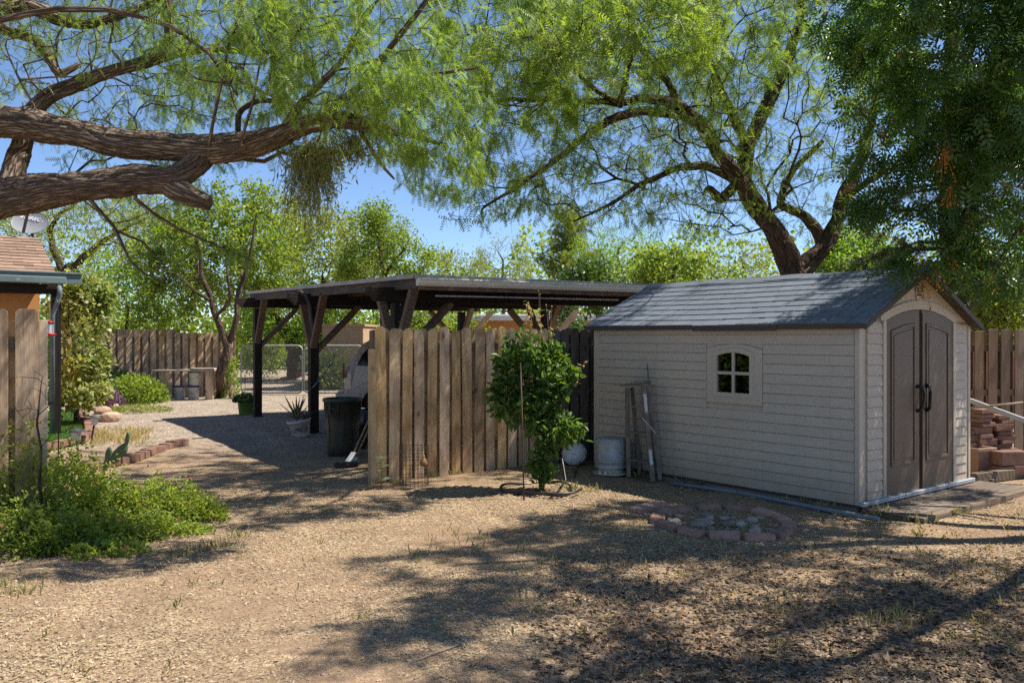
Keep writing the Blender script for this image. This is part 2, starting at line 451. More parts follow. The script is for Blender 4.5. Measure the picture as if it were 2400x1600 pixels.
# wall core with door, gable and window openings left as recessed faces
core = MB()
gable = [(0.03, SZ0), (SW - 0.03, SZ0), (SW - 0.03, SZ1), (SW / 2, SZA - 0.03), (0.03, SZ1)]
core.prism(gable, 'y', SL - 0.06, SL - 0.02)                     # back
core.box(SW - 0.05, SW - 0.01, 0.03, SL - 0.03, SZ0, SZ1)        # far side
WY0, WY1, WZ0, WZ1 = 1.305, 1.755, 1.11, 1.575                   # window opening in the near side
core.box(0.03, 0.06, 0.03, WY0, SZ0, SZ1); core.box(0.03, 0.06, WY1, SL - 0.06, SZ0, SZ1)
core.box(0.03, 0.06, WY0, WY1, SZ0, WZ0); core.box(0.03, 0.06, WY0, WY1, WZ1, SZ1)
core.build('wall', M['shed'], shed)
MB().box(0.1, SW - 0.1, 0.1, SL - 0.1, SZ0 - 0.02, SZ0 + 0.02).build('floor_panel', M['dark'], shed)

# siding courses on the near side, panel by panel
NCOURSE = 17
ch = (SZ1 - SZ0) / NCOURSE
secs = [(0.062, 0.3242), (0.3258, 1.1342), (1.136, 1.9102), (1.9118, 2.6892), (2.6908, 3.4362), (3.4378, 3.698)]
def lap(y0, y1, z0, z1):
    m = MB()
    m.prism([(0.0285, z0 + 0.004), (0.0, z0 + 0.004), (0.0, z0 + 0.012), (0.009, z1 - 0.002), (0.0285, z1 - 0.002)], 'y', y0, y1)
    return m
side_wall = MB().box(0.012, 0.029, 0.062, 0.066, SZ0, SZ1).build('siding', M['shed_trim'], shed)
for (a, b) in secs:
    for k in range(NCOURSE):
        z0 = SZ0 + k * ch; z1 = z0 + ch
        if a == 1.136 and z1 > 0.985 and z0 < 1.62: continue
        w = random.uniform(-0.0012, 0.0012)
        lap(a, b, z0, z1).build('siding_board', M['shed'], side_wall, loc=(w, 0, 0))
# corner posts
MB().box(-0.006, 0.05, 0.0, 0.056, SZ0, SZ1).build('corner_post', M['shed_trim'], shed, bevel=0.006)
MB().box(-0.004, 0.05, SL - 0.1, SL, SZ0, SZ1).build('corner_post', M['shed_trim'], shed, bevel=0.006)
MB().box(SW - 0.05, SW + 0.006, 0.0, 0.056, SZ0, SZ1).build('corner_post', M['shed_trim'], shed, bevel=0.006)

def arc(x0, x1, z_spring, z_top, n=14):
    """points of a shallow arch from (x0, z_spring) over to (x1, z_spring)"""
    w = (x1 - x0) / 2; h = z_top - z_spring; r = (w * w + h * h) / (2 * h); cx = (x0 + x1) / 2; cz = z_top - r
    a0 = math.asin(w / r)
    return [(cx + r * math.sin(-a0 + 2 * a0 * i / n), cz + r * math.cos(-a0 + 2 * a0 * i / n)) for i in range(n + 1)]

def ring_prism(m, outer, inner, axis, a, b):
    """frame between two outlines with the same number of points"""
    n = len(outer)
    def P(p, t): return {'x': (t, p[0], p[1]), 'y': (p[0], t, p[1])}[axis]
    vs = [P(p, a) for p in outer] + [P(p, a) for p in inner] + [P(p, b) for p in outer] + [P(p, b) for p in inner]
    fs = []
    for i in range(n):
        j = (i + 1) % n
        fs += [(i, j, n + j, n + i), (2 * n + i, 3 * n + i, 3 * n + j, 2 * n + j), (i, 2 * n + i, 2 * n + j, j), (n + i, n + j, 3 * n + j, 3 * n + i)]
    return m.add(vs, fs)

def arch_outline(x0, x1, z0, zs, zt, n=14):
    return [(x0, z0)] + arc(x0, x1, zs, zt, n) + [(x1, z0)]

# window: broad flat surround with arched head, frame, four panes
window = ring_prism(MB(), arch_outline(1.140, 1.904, 0.985, 1.60, 1.665), arch_outline(WY0 - 0.05, WY1 + 0.05, WZ0 - 0.05, WZ1 - 0.005, WZ1 + 0.045), 'x', -0.004, 0.03)
window = window.build('window', M['shed_trim'], shed, bevel=0.003)
MB().prism(arch_outline(1.140, 1.904, 1.60, 1.605, 1.67)[1:-1] + [(1.904, 1.70), (1.140, 1.70)], 'x', 0.008, 0.029).build('siding_board', M['shed'], side_wall)
fr = ring_prism(MB(), arch_outline(WY0 - 0.052, WY1 + 0.052, WZ0 - 0.052, WZ1 - 0.005, WZ1 + 0.047), arch_outline(WY0, WY1, WZ0, WZ1 - 0.05, WZ1 - 0.01), 'x', -0.012, 0.035)
fr.build('frame', M['shed_trim'], window, bevel=0.003)
mu = MB(); yc = (WY0 + WY1) / 2; zc = (WZ0 + WZ1) / 2 - 0.01
mu.box(-0.006, 0.02, yc - 0.018, yc + 0.018, WZ0, WZ1); mu.build('mullion', M['shed_trim'], window, bevel=0.003)
mu = MB(); mu.box(-0.004, 0.018, WY0, WY1, zc - 0.018, zc + 0.018); mu.build('mullion', M['shed_trim'], window, bevel=0.003)
for (a, b) in ((WY0, yc), (yc, WY1)):
    for (c, d) in ((WZ0, zc), (zc, WZ1)):
        MB().box(0.024, 0.028, a, b, c, d).build('pane', M['glass'], window)
# yellow-lidded storage tote on a shelf inside, seen through the glass
tote = thing('storage_tote', 'black storage tote with yellow lid seen through the shed window', 'tote', (3.459, 8.5, 0), YA)
MB().box(0.12, 0.42, 1.12, 1.50, 1.02, 1.27).build('body', M['black_plastic'], tote, bevel=0.015)
M['yellow'] = surf('yellow_plastic', (0.62, 0.42, 0.02), (0.55, 0.36, 0.02), rough=0.45, bump=0.02)
MB().box(0.10, 0.45, 1.09, 1.53, 1.272, 1.30).build('lid', M['yellow'], tote, bevel=0.008)
shf = MB().box(0.1, 0.8, 0.5, 2.4, 0.985, 1.015).build('shelf', M['plank_y'], shed)

# front: gable wall with arched opening, siding strips, doors
DX0, DX1, DZ0, DZS, DZT = 0.495, 1.983, 0.10, 1.915, 2.04
gw = MB()
op = arc(DX0, DX1, DZS, DZT, 14)
gw.prism([(0.05, SZ0), (DX0, SZ0), (DX0, DZS), (0.05, DZS)], 'y', 0.012, 0.05)
gw.prism([(DX1, SZ0), (SW - 0.05, SZ0), (SW - 0.05, DZS), (DX1, DZS)], 'y', 0.012, 0.05)
top_l = [(0.0, SZ1 + 0.0), (SW / 2, SZA - 0.02), (SW, SZ1)]
def roofz(x): return SZ1 + (SZA - 0.02 - SZ1) * (1 - abs(x - SW / 2) / (SW / 2))
for i in range(len(op) - 1):
    (x0, z0), (x1, z1) = op[i], op[i + 1]
    gw.prism([(x0, z0), (x1, z1), (x1, roofz(x1)), (x0, roofz(x0))], 'y', 0.012, 0.05)
gw.prism([(0.0, DZS - 0.04), (DX0, DZS), (DX0, roofz(DX0)), (0.05, roofz(0.05))], 'y', 0.012, 0.05)
gw.prism([(DX1, DZS), (SW, DZS - 0.04), (SW - 0.05, roofz(SW - 0.05)), (DX1, roofz(DX1))], 'y', 0.012, 0.05)
front = gw.build('gable_wall', M['shed_trim'], shed)
for (a, b) in ((0.137, 0.428), (2.046, 2.326)):
    for k in range(NCOURSE):
        z0 = SZ0 + 0.01 + k * ch; z1 = z0 + ch
        if z1 > 1.90: continue
        m = MB(); m.prism([(a, z0 + 0.004), (b, z0 + 0.004), (b, z1 - 0.002), (a, z1 - 0.002)], 'y', -0.012, 0.0115)
        for i, v in enumerate(m.v):                              # lean the course like lap siding
            if abs(v[1] + 0.012) < 1e-6 and v[2] > (z0 + z1) / 2: m.v[i] = (v[0], -0.001, v[2])
        m.build('siding_board', M['shed'], front)
hood = MB()                                                      # raised arched moulding over the doors
o_ = [(DX0 - 0.1, DZS - 0.005)] + arc(DX0 - 0.1, DX1 + 0.1, DZS + 0.045, DZT + 0.095, 14) + [(DX1 + 0.1, DZS - 0.005)]
i_ = [(DX0, DZS - 0.005)] + arc(DX0, DX1, DZS, DZT, 14) + [(DX1, DZS - 0.005)]
n_ = len(o_)
vs = [(p[0], -0.008, p[1]) for p in o_] + [(p[0], -0.008, p[1]) for p in i_] + [(p[0], 0.012, p[1]) for p in o_] + [(p[0], 0.012, p[1]) for p in i_]
fs = []
for i in range(n_ - 1):
    fs += [(i, i + 1, n_ + i + 1, n_ + i), (i, 2 * n_ + i, 2 * n_ + i + 1, i + 1), (n_ + i, n_ + i + 1, 3 * n_ + i + 1, 3 * n_ + i)]
hood.add(vs, fs)
hood.build('door_hood', M['shed_trim'], front)
for (a, b) in ((DX0 - 0.06, DX0), (DX1, DX1 + 0.06)):
    MB().box(a, b, -0.016, 0.0118, SZ0, DZS - 0.006).build('door_jamb', M['shed_trim'], front, bevel=0.004)
vent = MB()
vo = [(1.155, 2.17), (1.17, 2.145), (1.22, 2.125), (1.27, 2.145), (1.285, 2.17), (1.29, 2.27), (1.27, 2.33), (1.22, 2.35), (1.17, 2.33), (1.15, 2.27)]
vent.prism(vo, 'y', 0.0, 0.0115)
vent = vent.build('vent', M['shed_trim'], front)
for k in range(4):
    MB().box(1.168, 1.272, -0.009, -0.0005, 2.19 + k * 0.036, 2.203 + k * 0.036).build('louver', M['dark'], vent)
for s in (0, 1):
    xa, xb = (DX0 + 0.004, 1.205) if s == 0 else (1.258, DX1 - 0.004)
    full = arc(DX0, DX1, DZS - 0.005, DZT - 0.008, 28)
    tops = [p for p in full if xa <= p[0] <= xb]
    ztop = lambda x: np.interp(x, [p[0] for p in full], [p[1] for p in full])
    out = [(xa, DZ0), ] + [(xa, float(ztop(xa)))] + tops + [(xb, float(ztop(xb))), (xb, DZ0)]
    door = MB().prism(out, 'y', -0.004, 0.03).build('door', M['shed_door'], shed, loc=(0, 0, 0))
    # raised frame round a sunk panel
    ia, ib = (xa + 0.12, xb - 0.115) if s == 0 else (xa + 0.115, xb - 0.12)
    def shape(a, b, zlo, drop, n=12):
        xs = np.linspace(a, b, n)
        return [(a, zlo)] + [(float(x), float(ztop(x)) - drop) for x in xs] + [(b, zlo)]
    ring = ring_prism(MB(), shape(ia - 0.02, ib + 0.02, 0.395, 0.135), shape(ia + 0.012, ib - 0.012, 0.43, 0.17), 'y', -0.016, -0.003)
    ring.build('panel_moulding', M['shed_door'], door, bevel=0.004)
    pan = MB().prism(shape(ia + 0.04, ib - 0.04, 0.46, 0.20), 'y', -0.011, -0.0035).build('panel', M['shed_door'], door, bevel=0.004)
    if s: MB().box(xa, xa + 0.03, -0.016, -0.0042, DZ0 + 0.01, 2.0).build('edge_strip', M['shed_door'], door, bevel=0.003)
    hx = 1.165 if s == 0 else 1.325
    sg = -1 if s == 0 else 1
    hp = [(hx + 0.03 * sg, -0.012, 1.215), (hx + 0.008 * sg, -0.06, 1.205), (hx - 0.012 * sg, -0.075, 1.14), (hx - 0.012 * sg, -0.072, 1.05), (hx + 0.008 * sg, -0.055, 0.97), (hx + 0.03 * sg, -0.012, 0.945)]
    MB().tube(hp, [0.022, 0.02, 0.017, 0.017, 0.02, 0.022], 8).build('handle', M['black_plastic'], door)
MB().box(DX0 + 0.2, DX1 - 0.2, 0.06, 0.065, 0.1, 1.99).build('gap_shade_sheet', M['dark'], shed)  # black sheet standing in for the shade inside, seen between the doors
MB().box(-0.01, SW + 0.02, -0.05, 0.0, 0.055, 0.10).build('threshold', surf('sill_metal', (0.4, 0.42, 0.45), rough=0.45, metal=0.4, rnd=0.02), shed, bevel=0.006)
MB().box(-0.012, 0.02, 0.0, SL, 0.035, 0.0585).build('base_strip', M['roof_edge'], shed)

# roof: deck, edge trim, every shingle, ridge caps
OVX, OVY = 0.07, 0.10
RX = SW / 2
slope_len = math.hypot(RX + OVX, SZA - SZ1 + 0.03)
ze = SZ1 - 0.005
roof = MB()
for sgn in (0, 1):
    X = lambda x: x if sgn == 0 else SW - x
    roof.prism([(X(-OVX), ze), (X(RX), SZA + 0.0), (X(RX), SZA - 0.03), (X(-OVX), ze - 0.03)], 'y', -OVY + 0.01, SL + OVY - 0.01)
roof = roof.build('roof', M['roof_edge'], shed)
for (y0, y1, d) in ((-OVY - 0.006, 0.9, 0.0), (0.9, 2.05, 0.012), (2.05, SL + OVY, -0.004)):
    MB().box(-OVX - 0.022, -OVX - 0.002, y0, y1 - 0.004, ze - 0.045 - d, ze + 0.012 - d).build('eave_trim', M['roof_edge'], roof, bevel=0.003)
for sgn in (0, 1):
    X = lambda x: x if sgn == 0 else SW - x
    MB().prism([(X(-OVX - 0.01), ze + 0.005), (X(RX), SZA + 0.025), (X(RX), SZA - 0.035), (X(-OVX - 0.01), ze - 0.05)], 'y', -OVY - 0.015, -OVY + 0.009).build('rake_trim', M['roof_edge'], roof)
NR = 9
for sgn in (0, 1):
    sl = Vector((RX + OVX, 0, SZA - ze)); L = sl.length; sl.normalize()
    nn = Vector((-sl.z, 0, sl.x))
    for r_ in range(NR):
        y = -OVY - 0.012 - (0.13 if r_ % 2 else 0.0)
        while y < SL + OVY:
            w = random.choice((0.2, 0.24, 0.27, 0.3))
            ya, yb = max(y, -OVY - 0.012), min(y + w, SL + OVY + 0.012)
            y += w
            if yb - ya < 0.03: continue
            sag = 0.010 * math.sin(ya * 2.1 + 0.4) * (1 - r_ / NR)
            a = Vector((-OVX, 0, ze)) + sl * (L * r_ / NR - (0.012 if r_ == 0 else 0)); b = Vector((-OVX, 0, ze)) + sl * (L * (r_ + 1) / NR + 0.02)
            t0, t1 = 0.022 + sag + random.uniform(0, 0.0015), 0.0125 + sag * 0.88
            q = [a + nn * 0.001, a + nn * t0, b + nn * t1, b + nn * 0.001]
            m = MB(); m.prism([((p.x if sgn == 0 else SW - p.x), p.z) for p in q], 'y', ya + 0.004, yb - 0.004)
            m.build('shingle', M['roof'], roof)
for k in range(16):
    y0 = -OVY - 0.014 + k * (SL + 2 * OVY + 0.02) / 16
    y1 = y0 + (SL + 2 * OVY + 0.02) / 16 + 0.01
    zt = SZA + 0.034 + 0.006 * math.sin(k * 1.3)
    MB().prism([(RX - 0.13, zt - 0.063), (RX, zt), (RX + 0.13, zt - 0.063), (RX + 0.13, zt - 0.077), (RX, zt - 0.016), (RX - 0.13, zt - 0.077)], 'y', y0, y1 - 0.012).build('ridge_cap', M['roof'], roof)

# timber base under the shed and the plank porch in front of the doors
base = thing('shed_base_timbers', 'weathered timber skids carrying the tan shed', 'timber', (3.459, 8.5, 0), YA)
MB().box(-0.02, 0.10, 0.02, 2.2, -0.03, 0.034).build('skid', M['plank_y'], base, bevel=0.004)
MB().box(-0.06, 0.07, 2.22, 3.75, -0.03, 0.03).build('skid', M['plank_y'], base, bevel=0.004)
MB().box(0.02, 2.4, 0.03, 0.16, -0.03, 0.033).build('skid', M['plank_x'], base, bevel=0.004)
porch = thing('wooden_porch_step', 'low weathered plywood porch step in front of brown shed doors', 'porch', (3.459, 8.5, 0), YA)
MB().box(0.0, 2.62, -0.53, -0.02, 0.028, 0.046).build('sheet', M['deck'], porch, bevel=0.003)
MB().box(0.02, 2.62, -0.63, -0.535, -0.02, 0.044).build('edge_board', M['deck'], porch, bevel=0.004)
MB().box(0.02, 2.60, -0.50, -0.42, -0.03, 0.0275).build('joist', M['deck'], porch)
MB().box(0.02, 0.10, -0.41, -0.05, -0.03, 0.0275).build('joist', M['plank_y'], porch)

# ================================================================ board fences
def board_mesh(name, w, h, th, mat, ear=0.03, warp=0.0, seed=0):
    r = random.Random(seed)
    m = MB()
    N = 6
    prof = []
    hs = [0.0] + [h * (i + 1) / N * (1 - ear / h) for i in range(N)]
    vs = []; 
    for z in hs:
        o = warp * math.sin(z * 2.2 + seed) ; e = r.uniform(-0.0015, 0.0015)
        for (x, y) in ((-w / 2, -th / 2), (w / 2, -th / 2), (w / 2, th / 2), (-w / 2, th / 2)):
            vs.append((x + e * (1 if x > 0 else -1), y + o, z))
    o = warp * math.sin(h * 2.2 + seed)
    for (x, y) in ((-w / 2 + ear, -th / 2), (w / 2 - ear, -th / 2), (w / 2 - ear, th / 2), (-w / 2 + ear, th / 2)):
        vs.append((x, y + o, h))
    n = len(vs) // 4
    fs = [(0, 3, 2, 1)]
    for i in range(n - 1):
        for k in range(4):
            k2 = (k + 1) % 4
            fs.append((i * 4 + k, i * 4 + k2, (i + 1) * 4 + k2, (i + 1) * 4 + k))
    b = 4 * (n - 1)
    fs.append((b, b + 1, b + 2, b + 3))
    m.add(vs, fs)
    return m.mesh(name, mat, 0.003)

def nail_dots(parent, x, zs, y):
    pass

FA = R(32.5)
fence = thing('board_fence', 'sunlit shadowbox cedar fence of dog-eared boards behind the leafy shrub', 'fence', (-1.714, 10.25, 0), FA)
bm_sun = [board_mesh('board', 0.132, 1.86, 0.019, M['fence'], 0.038, 0.006, s) for s in range(4)]
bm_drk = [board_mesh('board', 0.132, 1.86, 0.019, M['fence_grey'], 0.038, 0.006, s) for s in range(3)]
M['nail'] = surf('nail_head', (0.45, 0.45, 0.45), rough=0.4, metal=0.8, bump=0)
nail_me = MB().lathe([(0.0, -0.004), (0.006, -0.003), (0.006, 0.002)], 6).mesh('nail', M['nail'])
SP = 0.171
for i in range(25):
    x = 0.142 + i * SP
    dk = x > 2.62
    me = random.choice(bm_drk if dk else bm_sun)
    b = link('board', me, fence, (x, -0.031 + random.uniform(-0.003, 0.003), random.uniform(-0.02, 0.01)), (random.uniform(-0.006, 0.004), random.uniform(-0.009, 0.009), random.uniform(-0.05, 0.05)), (random.uniform(0.92, 1.08), 1, random.uniform(0.985, 1.012)))
    for z in (0.34, 0.98, 1.62):
        for s in (-1, 1):
            link('nail', nail_me, b, (s * 0.045, -0.0115, z + random.uniform(-0.012, 0.012)), (R(-90), 0, 0))
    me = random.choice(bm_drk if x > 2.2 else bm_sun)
    link('board', me, fence, (x + SP / 2 + random.uniform(-0.01, 0.01), 0.041, random.uniform(-0.035, -0.005)), (0, random.uniform(-0.005, 0.005), random.uniform(-0.02, 0.02)), (1, 1, random.uniform(0.985, 1.012)))
for z in (0.30, 0.94, 1.58):
    MB().box(0.07, 4.4, -0.019, 0.029, z, z + 0.085).build('rail', M['rail'], fence)
MB().box(0.0, 0.072, -0.062, 0.035, -0.1, 1.60).build('post', M['post_new'], fence, bevel=0.004)
MB().box(0.062, 0.15, 0.055, 0.145, -0.1, 1.82).build('post', M['fence_brown'], fence, bevel=0.004)
MB().box(2.45, 2.54, 0.055, 0.145, -0.1, 1.80).build('post', M['fence_brown'], fence, bevel=0.004)

RA = R(13.0)
rfence = thing('board_fence', 'brown board fence standing behind the stack of bricks', 'fence', (5.55, 11.35, 0), RA)
bm_r = [board_mesh('board', 0.142, 1.83, 0.019, M['fence_brown'], 0.022, 0.004, s) for s in range(3)]
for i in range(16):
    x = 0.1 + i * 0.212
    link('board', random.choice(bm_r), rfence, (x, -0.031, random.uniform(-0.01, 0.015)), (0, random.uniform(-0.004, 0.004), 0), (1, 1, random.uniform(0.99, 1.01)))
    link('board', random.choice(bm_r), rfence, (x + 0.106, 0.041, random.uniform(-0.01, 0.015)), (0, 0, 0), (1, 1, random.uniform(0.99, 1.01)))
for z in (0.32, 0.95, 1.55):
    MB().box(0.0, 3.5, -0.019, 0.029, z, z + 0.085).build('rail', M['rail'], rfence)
MB().box(1.9, 1.99, 0.055, 0.145, -0.1, 1.75).build('post', M['fence_brown'], rfence)

ffence = thing('board_fence', 'far sunny board fence behind the plank work table', 'fence', (-12.4, 23.2, 0), R(34.0))
bm_f = [board_mesh('board', 0.15, 1.95, 0.019, M['fence_far'], 0.02, 0.004, s) for s in range(3)]
for i in range(22):
    x = 0.1 + i * 0.218
    low = -0.1 if i > 13 else 0.0
    link('board', random.choice(bm_f), ffence, (x, -0.031, low + random.uniform(-0.01, 0.012)), (0, random.uniform(-0.006, 0.006), 0), (1, 1, random.uniform(0.99, 1.01)))
    link('board', random.choice(bm_f), ffence, (x + 0.109, 0.041, low + random.uniform(-0.01, 0.012)), (0, 0, 0), (1, 1, 1))
for z in (0.32, 0.98, 1.62):
    MB().box(0.0, 4.85, -0.019, 0.029, z, z + 0.085).build('rail', M['rail'], ffence)
for x in (0.15, 2.7, 4.75):
    MB().box(x, x + 0.09, 0.055, 0.145, -0.1, 1.8).build('post', M['fence_far'], ffence)

# short piece of fence close on the left
lfence = thing('board_fence', 'two wide boards and end post of the fence closest to the lantana bush', 'fence', (-5.13, 7.46, 0), R(28))
bm_l = [board_mesh('board', 0.185, 2.0, 0.02, M['fence'], 0.03, 0.004, s) for s in range(2)]
for x in (0.30, 0.54, 0.78):
    link('board', bm_l[int(x * 10) % 2], lfence, (x, -0.031, 0), (0, 0, 0))
for x in (0.42, 0.66):
    link('board', bm_l[0], lfence, (x, 0.041, -0.03), (0, 0, 0), (1, 1, 0.96))
for z in (0.40, 1.0, 1.62):
    MB().box(0.0, 0.90, -0.019, 0.029, z, z + 0.085).build('rail', M['rail'], lfence)
MB().box(0.875, 0.945, -0.045, 0.045, -0.1, 1.90).build('post', M['post_new'], lfence, bevel=0.004)

# ================================================================ carport
cp = thing('carport', 'dark timber carport with knee braces, pale gutter and flat roof', 'carport', (-1.65, 12.29, 0), R(32))
PY = (0.0, 3.62, 7.24); CW = 5.0
def rz(y): return 2.58 + (y + 0.83) * 0.0165          # top of the roof, rising to the back
pw = 0.155
for cx in (0.0, CW):
    for y in PY:
        MB().box(cx - pw / 2, cx + pw / 2, y - pw / 2, y + pw / 2, -0.1, rz(y) - 0.36).build('post', M['beam'], cp, bevel=0.006)
for y in PY:
    zt = rz(y) - 0.145
    b = MB(); b.prism([(-0.46, zt - 0.06), (-0.46, zt), (CW + 0.5, zt), (CW + 0.5, zt - 0.2), (-0.34, zt - 0.2)], 'y', y - 0.078, y + 0.078)
    b.build('beam', M['beam_x'], cp, bevel=0.004)
    for cx, ss in ((0.0, (1,)), (CW, (-1, 1))):
        for s in ss:
            m = MB().beam((cx + s * 0.06, y, zt - 1.02), (cx + s * 0.86, y, zt - 0.21), 0.085, 0.14, (0, 1, 0))
            m.build('knee_brace', M['brace'], cp)
    for cx in (0.0, CW):
        for s in (-1, 1):
            if y == PY[0] and s == -1 and cx == 0: pass
            if y == PY[2] and s == 1: continue
            m = MB().beam((cx - 0.02, y + s * 0.06, zt - 0.95), (cx - 0.02, y + s * 0.62, zt - 0.005), 0.085, 0.12, (1, 0, 0))
            m.build('knee_brace', M['brace'], cp)
y0, y1 = -0.80, 7.56
for k in range(9):
    x = -0.06 + k * (CW + 0.5) / 8
    z0, z1 = rz(y0) - 0.045, rz(y1) - 0.045
    m = MB(); m.prism([(y0, z0), (y1, z1), (y1, z1 - 0.14), (y0, z0 - 0.14)], 'x', x - 0.02, x + 0.02)
    m.build('rafter', M['beam_y'], cp)
m = MB(); m.prism([(y0 - 0.03, rz(y0) - 0.022), (y1 + 0.03, rz(y1) - 0.022), (y1 + 0.03, rz(y1) - 0.044), (y0 - 0.03, rz(y0) - 0.044)], 'x', -0.11, CW + 0.55)
deckp = m.build('roof_deck', M['plank_y'], cp)
m = MB(); m.prism([(y0 - 0.045, rz(y0) + 0.004), (y1 + 0.04, rz(y1) + 0.004), (y1 + 0.04, rz(y1) - 0.021), (y0 - 0.045, rz(y0) - 0.021)], 'x', -0.135, CW + 0.56)
m.build('roof_sheet', M['flashing'], cp)
for (a, b) in ((-0.83, 1.55), (1.555, 4.6), (4.605, 7.62)):
    m = MB(); m.prism([(a, rz(a) + 0.008), (b, rz(b) + 0.008), (b, rz(b) - 0.05), (a, rz(a) - 0.05)], 'x', -0.145, -0.1365)
    m.build('edge_flashing', M['flashing'], cp)
MB().box(-0.13, CW + 0.55, -0.875, -0.846, rz(-0.8) - 0.06, rz(-0.8) + 0.006).build('edge_flashing', M['flashing'], cp)
MB().box(-0.06, CW + 0.45, -0.845, -0.802, rz(-0.8) - 0.20, rz(-0.8) - 0.061).build('fascia', M['brace'], cp)
# gutter: an open trough
g = MB()
gprof = [(-0.848, -0.045), (-0.965, -0.045), (-0.97, -0.06), (-0.955, -0.075), (-0.945, -0.115), (-0.915, -0.15), (-0.848, -0.15)]
gin = [(-0.852, -0.05), (-0.958, -0.05), (-0.962, -0.06), (-0.948, -0.077), (-0.938, -0.112), (-0.912, -0.144), (-0.852, -0.144)]
zg = rz(-0.8)
vs = []; N = len(gprof)
for xx, dz in ((-0.11, 0.0), (CW + 0.45, 0.02)):
    vs += [(xx, p[0], zg + p[1] + dz) for p in gprof] + [(xx, p[0], zg + p[1] + dz) for p in gin]
fs = []
for i in range(1, N - 1):
    fs.append((i, i + 1, 2 * N + i + 1, 2 * N + i))
    fs.append((N + i, 3 * N + i, 3 * N + i + 1, N + i + 1))
fs += [tuple(range(0, N))[::-1]]
g.add(vs, fs)
g.build('gutter', M['gutter'], cp)
MB().tube([(0.25, -0.72, 2.31), (3.5, -0.70, 2.33)], 0.014, 6).build('conduit', M['metal_grey'], cp)
for (x, y) in ((0.0, 0.0), (0.0, 3.62)):
    for dz in (0.03, 0.28, 0.5):
        MB().lathe([(0.0, -0.006), (0.011, -0.005), (0.011, 0.004)], 8).build('bolt', M['nail'], cp, (x + random.uniform(-.02, .02), y - 0.081, rz(y) - 0.36 - dz), (R(-90), 0, 0))

# grey vine trunk twisted round the middle post
vine = thing('dead_vine', 'thick grey dead vine hooked over the beam of the middle carport post', 'vine', (-1.65, 12.29, 0), R(32))
MB().tube([(-0.05, 3.50, 1.78), (-0.06, 3.49, 1.95), (-0.10, 3.48, 2.1), (-0.12, 3.49, 2.3), (-0.17, 3.52, 2.47), (-0.26, 3.55, 2.545), (-0.33, 3.6, 2.52)], [0.03, 0.034, 0.03, 0.036, 0.034, 0.03, 0.02], 8).build('stem', M['fence_grey'], vine)
rope = thing('green_rope', 'pale green strap tied slantwise round the middle carport post', 'rope', (-1.65, 12.29, 0), R(32))
M['rope'] = surf('green_strap', (0.16, 0.24, 0.21), rough=0.8, bump=0.3)
MB().tube([(0.3, 3.45, 1.28), (0.22, 3.5, 1.16), (0.12, 3.53, 1.02), (-0.02, 3.535, 0.86), (-0.1, 3.57, 0.78)], 0.013, 5).build('strand', M['rope'], rope)
MB().tube([(0.3, 3.45, 1.28), (0.33, 3.45, 1.4), (0.3, 3.45, 1.5)], 0.01, 5).build('strand', M['rope'], rope)
MB().tube([(0.12, 3.52, 1.0), (0.05, 3.53, 1.0), (0.085, 3.52, 0.86)], 0.009, 5).build('strand', M['rope'], rope)
MB().tube([(-0.09, 3.53, 1.62), (-0.02, 3.53, 1.7), (0.09, 3.53, 1.71)], 0.012, 5).build('strand', M['rope'], rope)

# ================================================================ house on the left
HO = Vector((-7.97, 14.9, 0))
house = thing('stucco_house', 'orange stucco house with brown shingle roof and teal eaves', 'house', HO, YA)
ez, HD, HR = 2.87, 1.7, 3.65          # eave height, depth from eave to ridge, ridge height
MB().prism([(0.45, -0.1), (2.95, -0.1), (2.95, 2.75), (1.7, 3.35), (0.45, 2.75)], 'x', -9.0, -0.16).build('wall', M['stucco'], house)
hr = MB()
hr.prism([(0.0, ez - 0.03), (HD, HR - 0.03), (2 * HD, ez - 0.03), (2 * HD, ez - 0.11), (HD, HR - 0.11), (0.0, ez - 0.11)], 'x', -9.0, 0.0)
hroof = hr.build('roof', M['tile'], house)
nrows = 12
for r_ in range(nrows):
    f0, f1 = r_ / nrows, (r_ + 1) / nrows
    x = 0.02 - (0.15 if r_ % 2 else 0.0)
    xs = [0.02] + list(np.arange(x if r_ % 2 else x - 0.3, -2.6, -0.3))
    for xb, xa in zip(xs[:-1], xs[1:]):
        th = random.uniform(0.012, 0.022)
        v = [(xa + 0.004, HD * f0 - 0.012, ez + (HR - ez) * f0 - 0.028), (xb, HD * f0 - 0.012, ez + (HR - ez) * f0 - 0.028), (xb, HD * f1, ez + (HR - ez) * f1 - 0.028), (xa + 0.004, HD * f1, ez + (HR - ez) * f1 - 0.028)]
        tp = [(p[0], p[1] - 0.004, p[2] + (th if i < 2 else 0.004)) for i, p in enumerate(v)]
        MB().add(v + tp, [(0, 3, 2, 1), (4, 5, 6, 7), (0, 1, 5, 4), (1, 2, 6, 5), (2, 3, 7, 6), (3, 0, 4, 7)]).build('shingle', M['tile'], hroof)
MB().box(-9.0, 0.42, -0.03, 0.02, ez - 0.20, ez - 0.032).build('fascia', M['teal'], house, bevel=0.004)
MB().box(-9.0, 0.44, -0.06, 0.03, ez - 0.03, ez + 0.0).build('drip_edge', M['teal'], house, bevel=0.004)
MB().box(-9.0, 0.16, -0.135, -0.032, ez - 0.21, ez - 0.09).build('gutter', M['teal'], house, bevel=0.012)
MB().box(-9.0, 0.12, 0.12, 0.26, ez - 0.38, ez - 0.205).build('beam', M['beam_x'], house)
MB().box(-0.02, 0.12, 0.12, 0.26, -0.05, ez - 0.382).build('post', M['beam'], house)
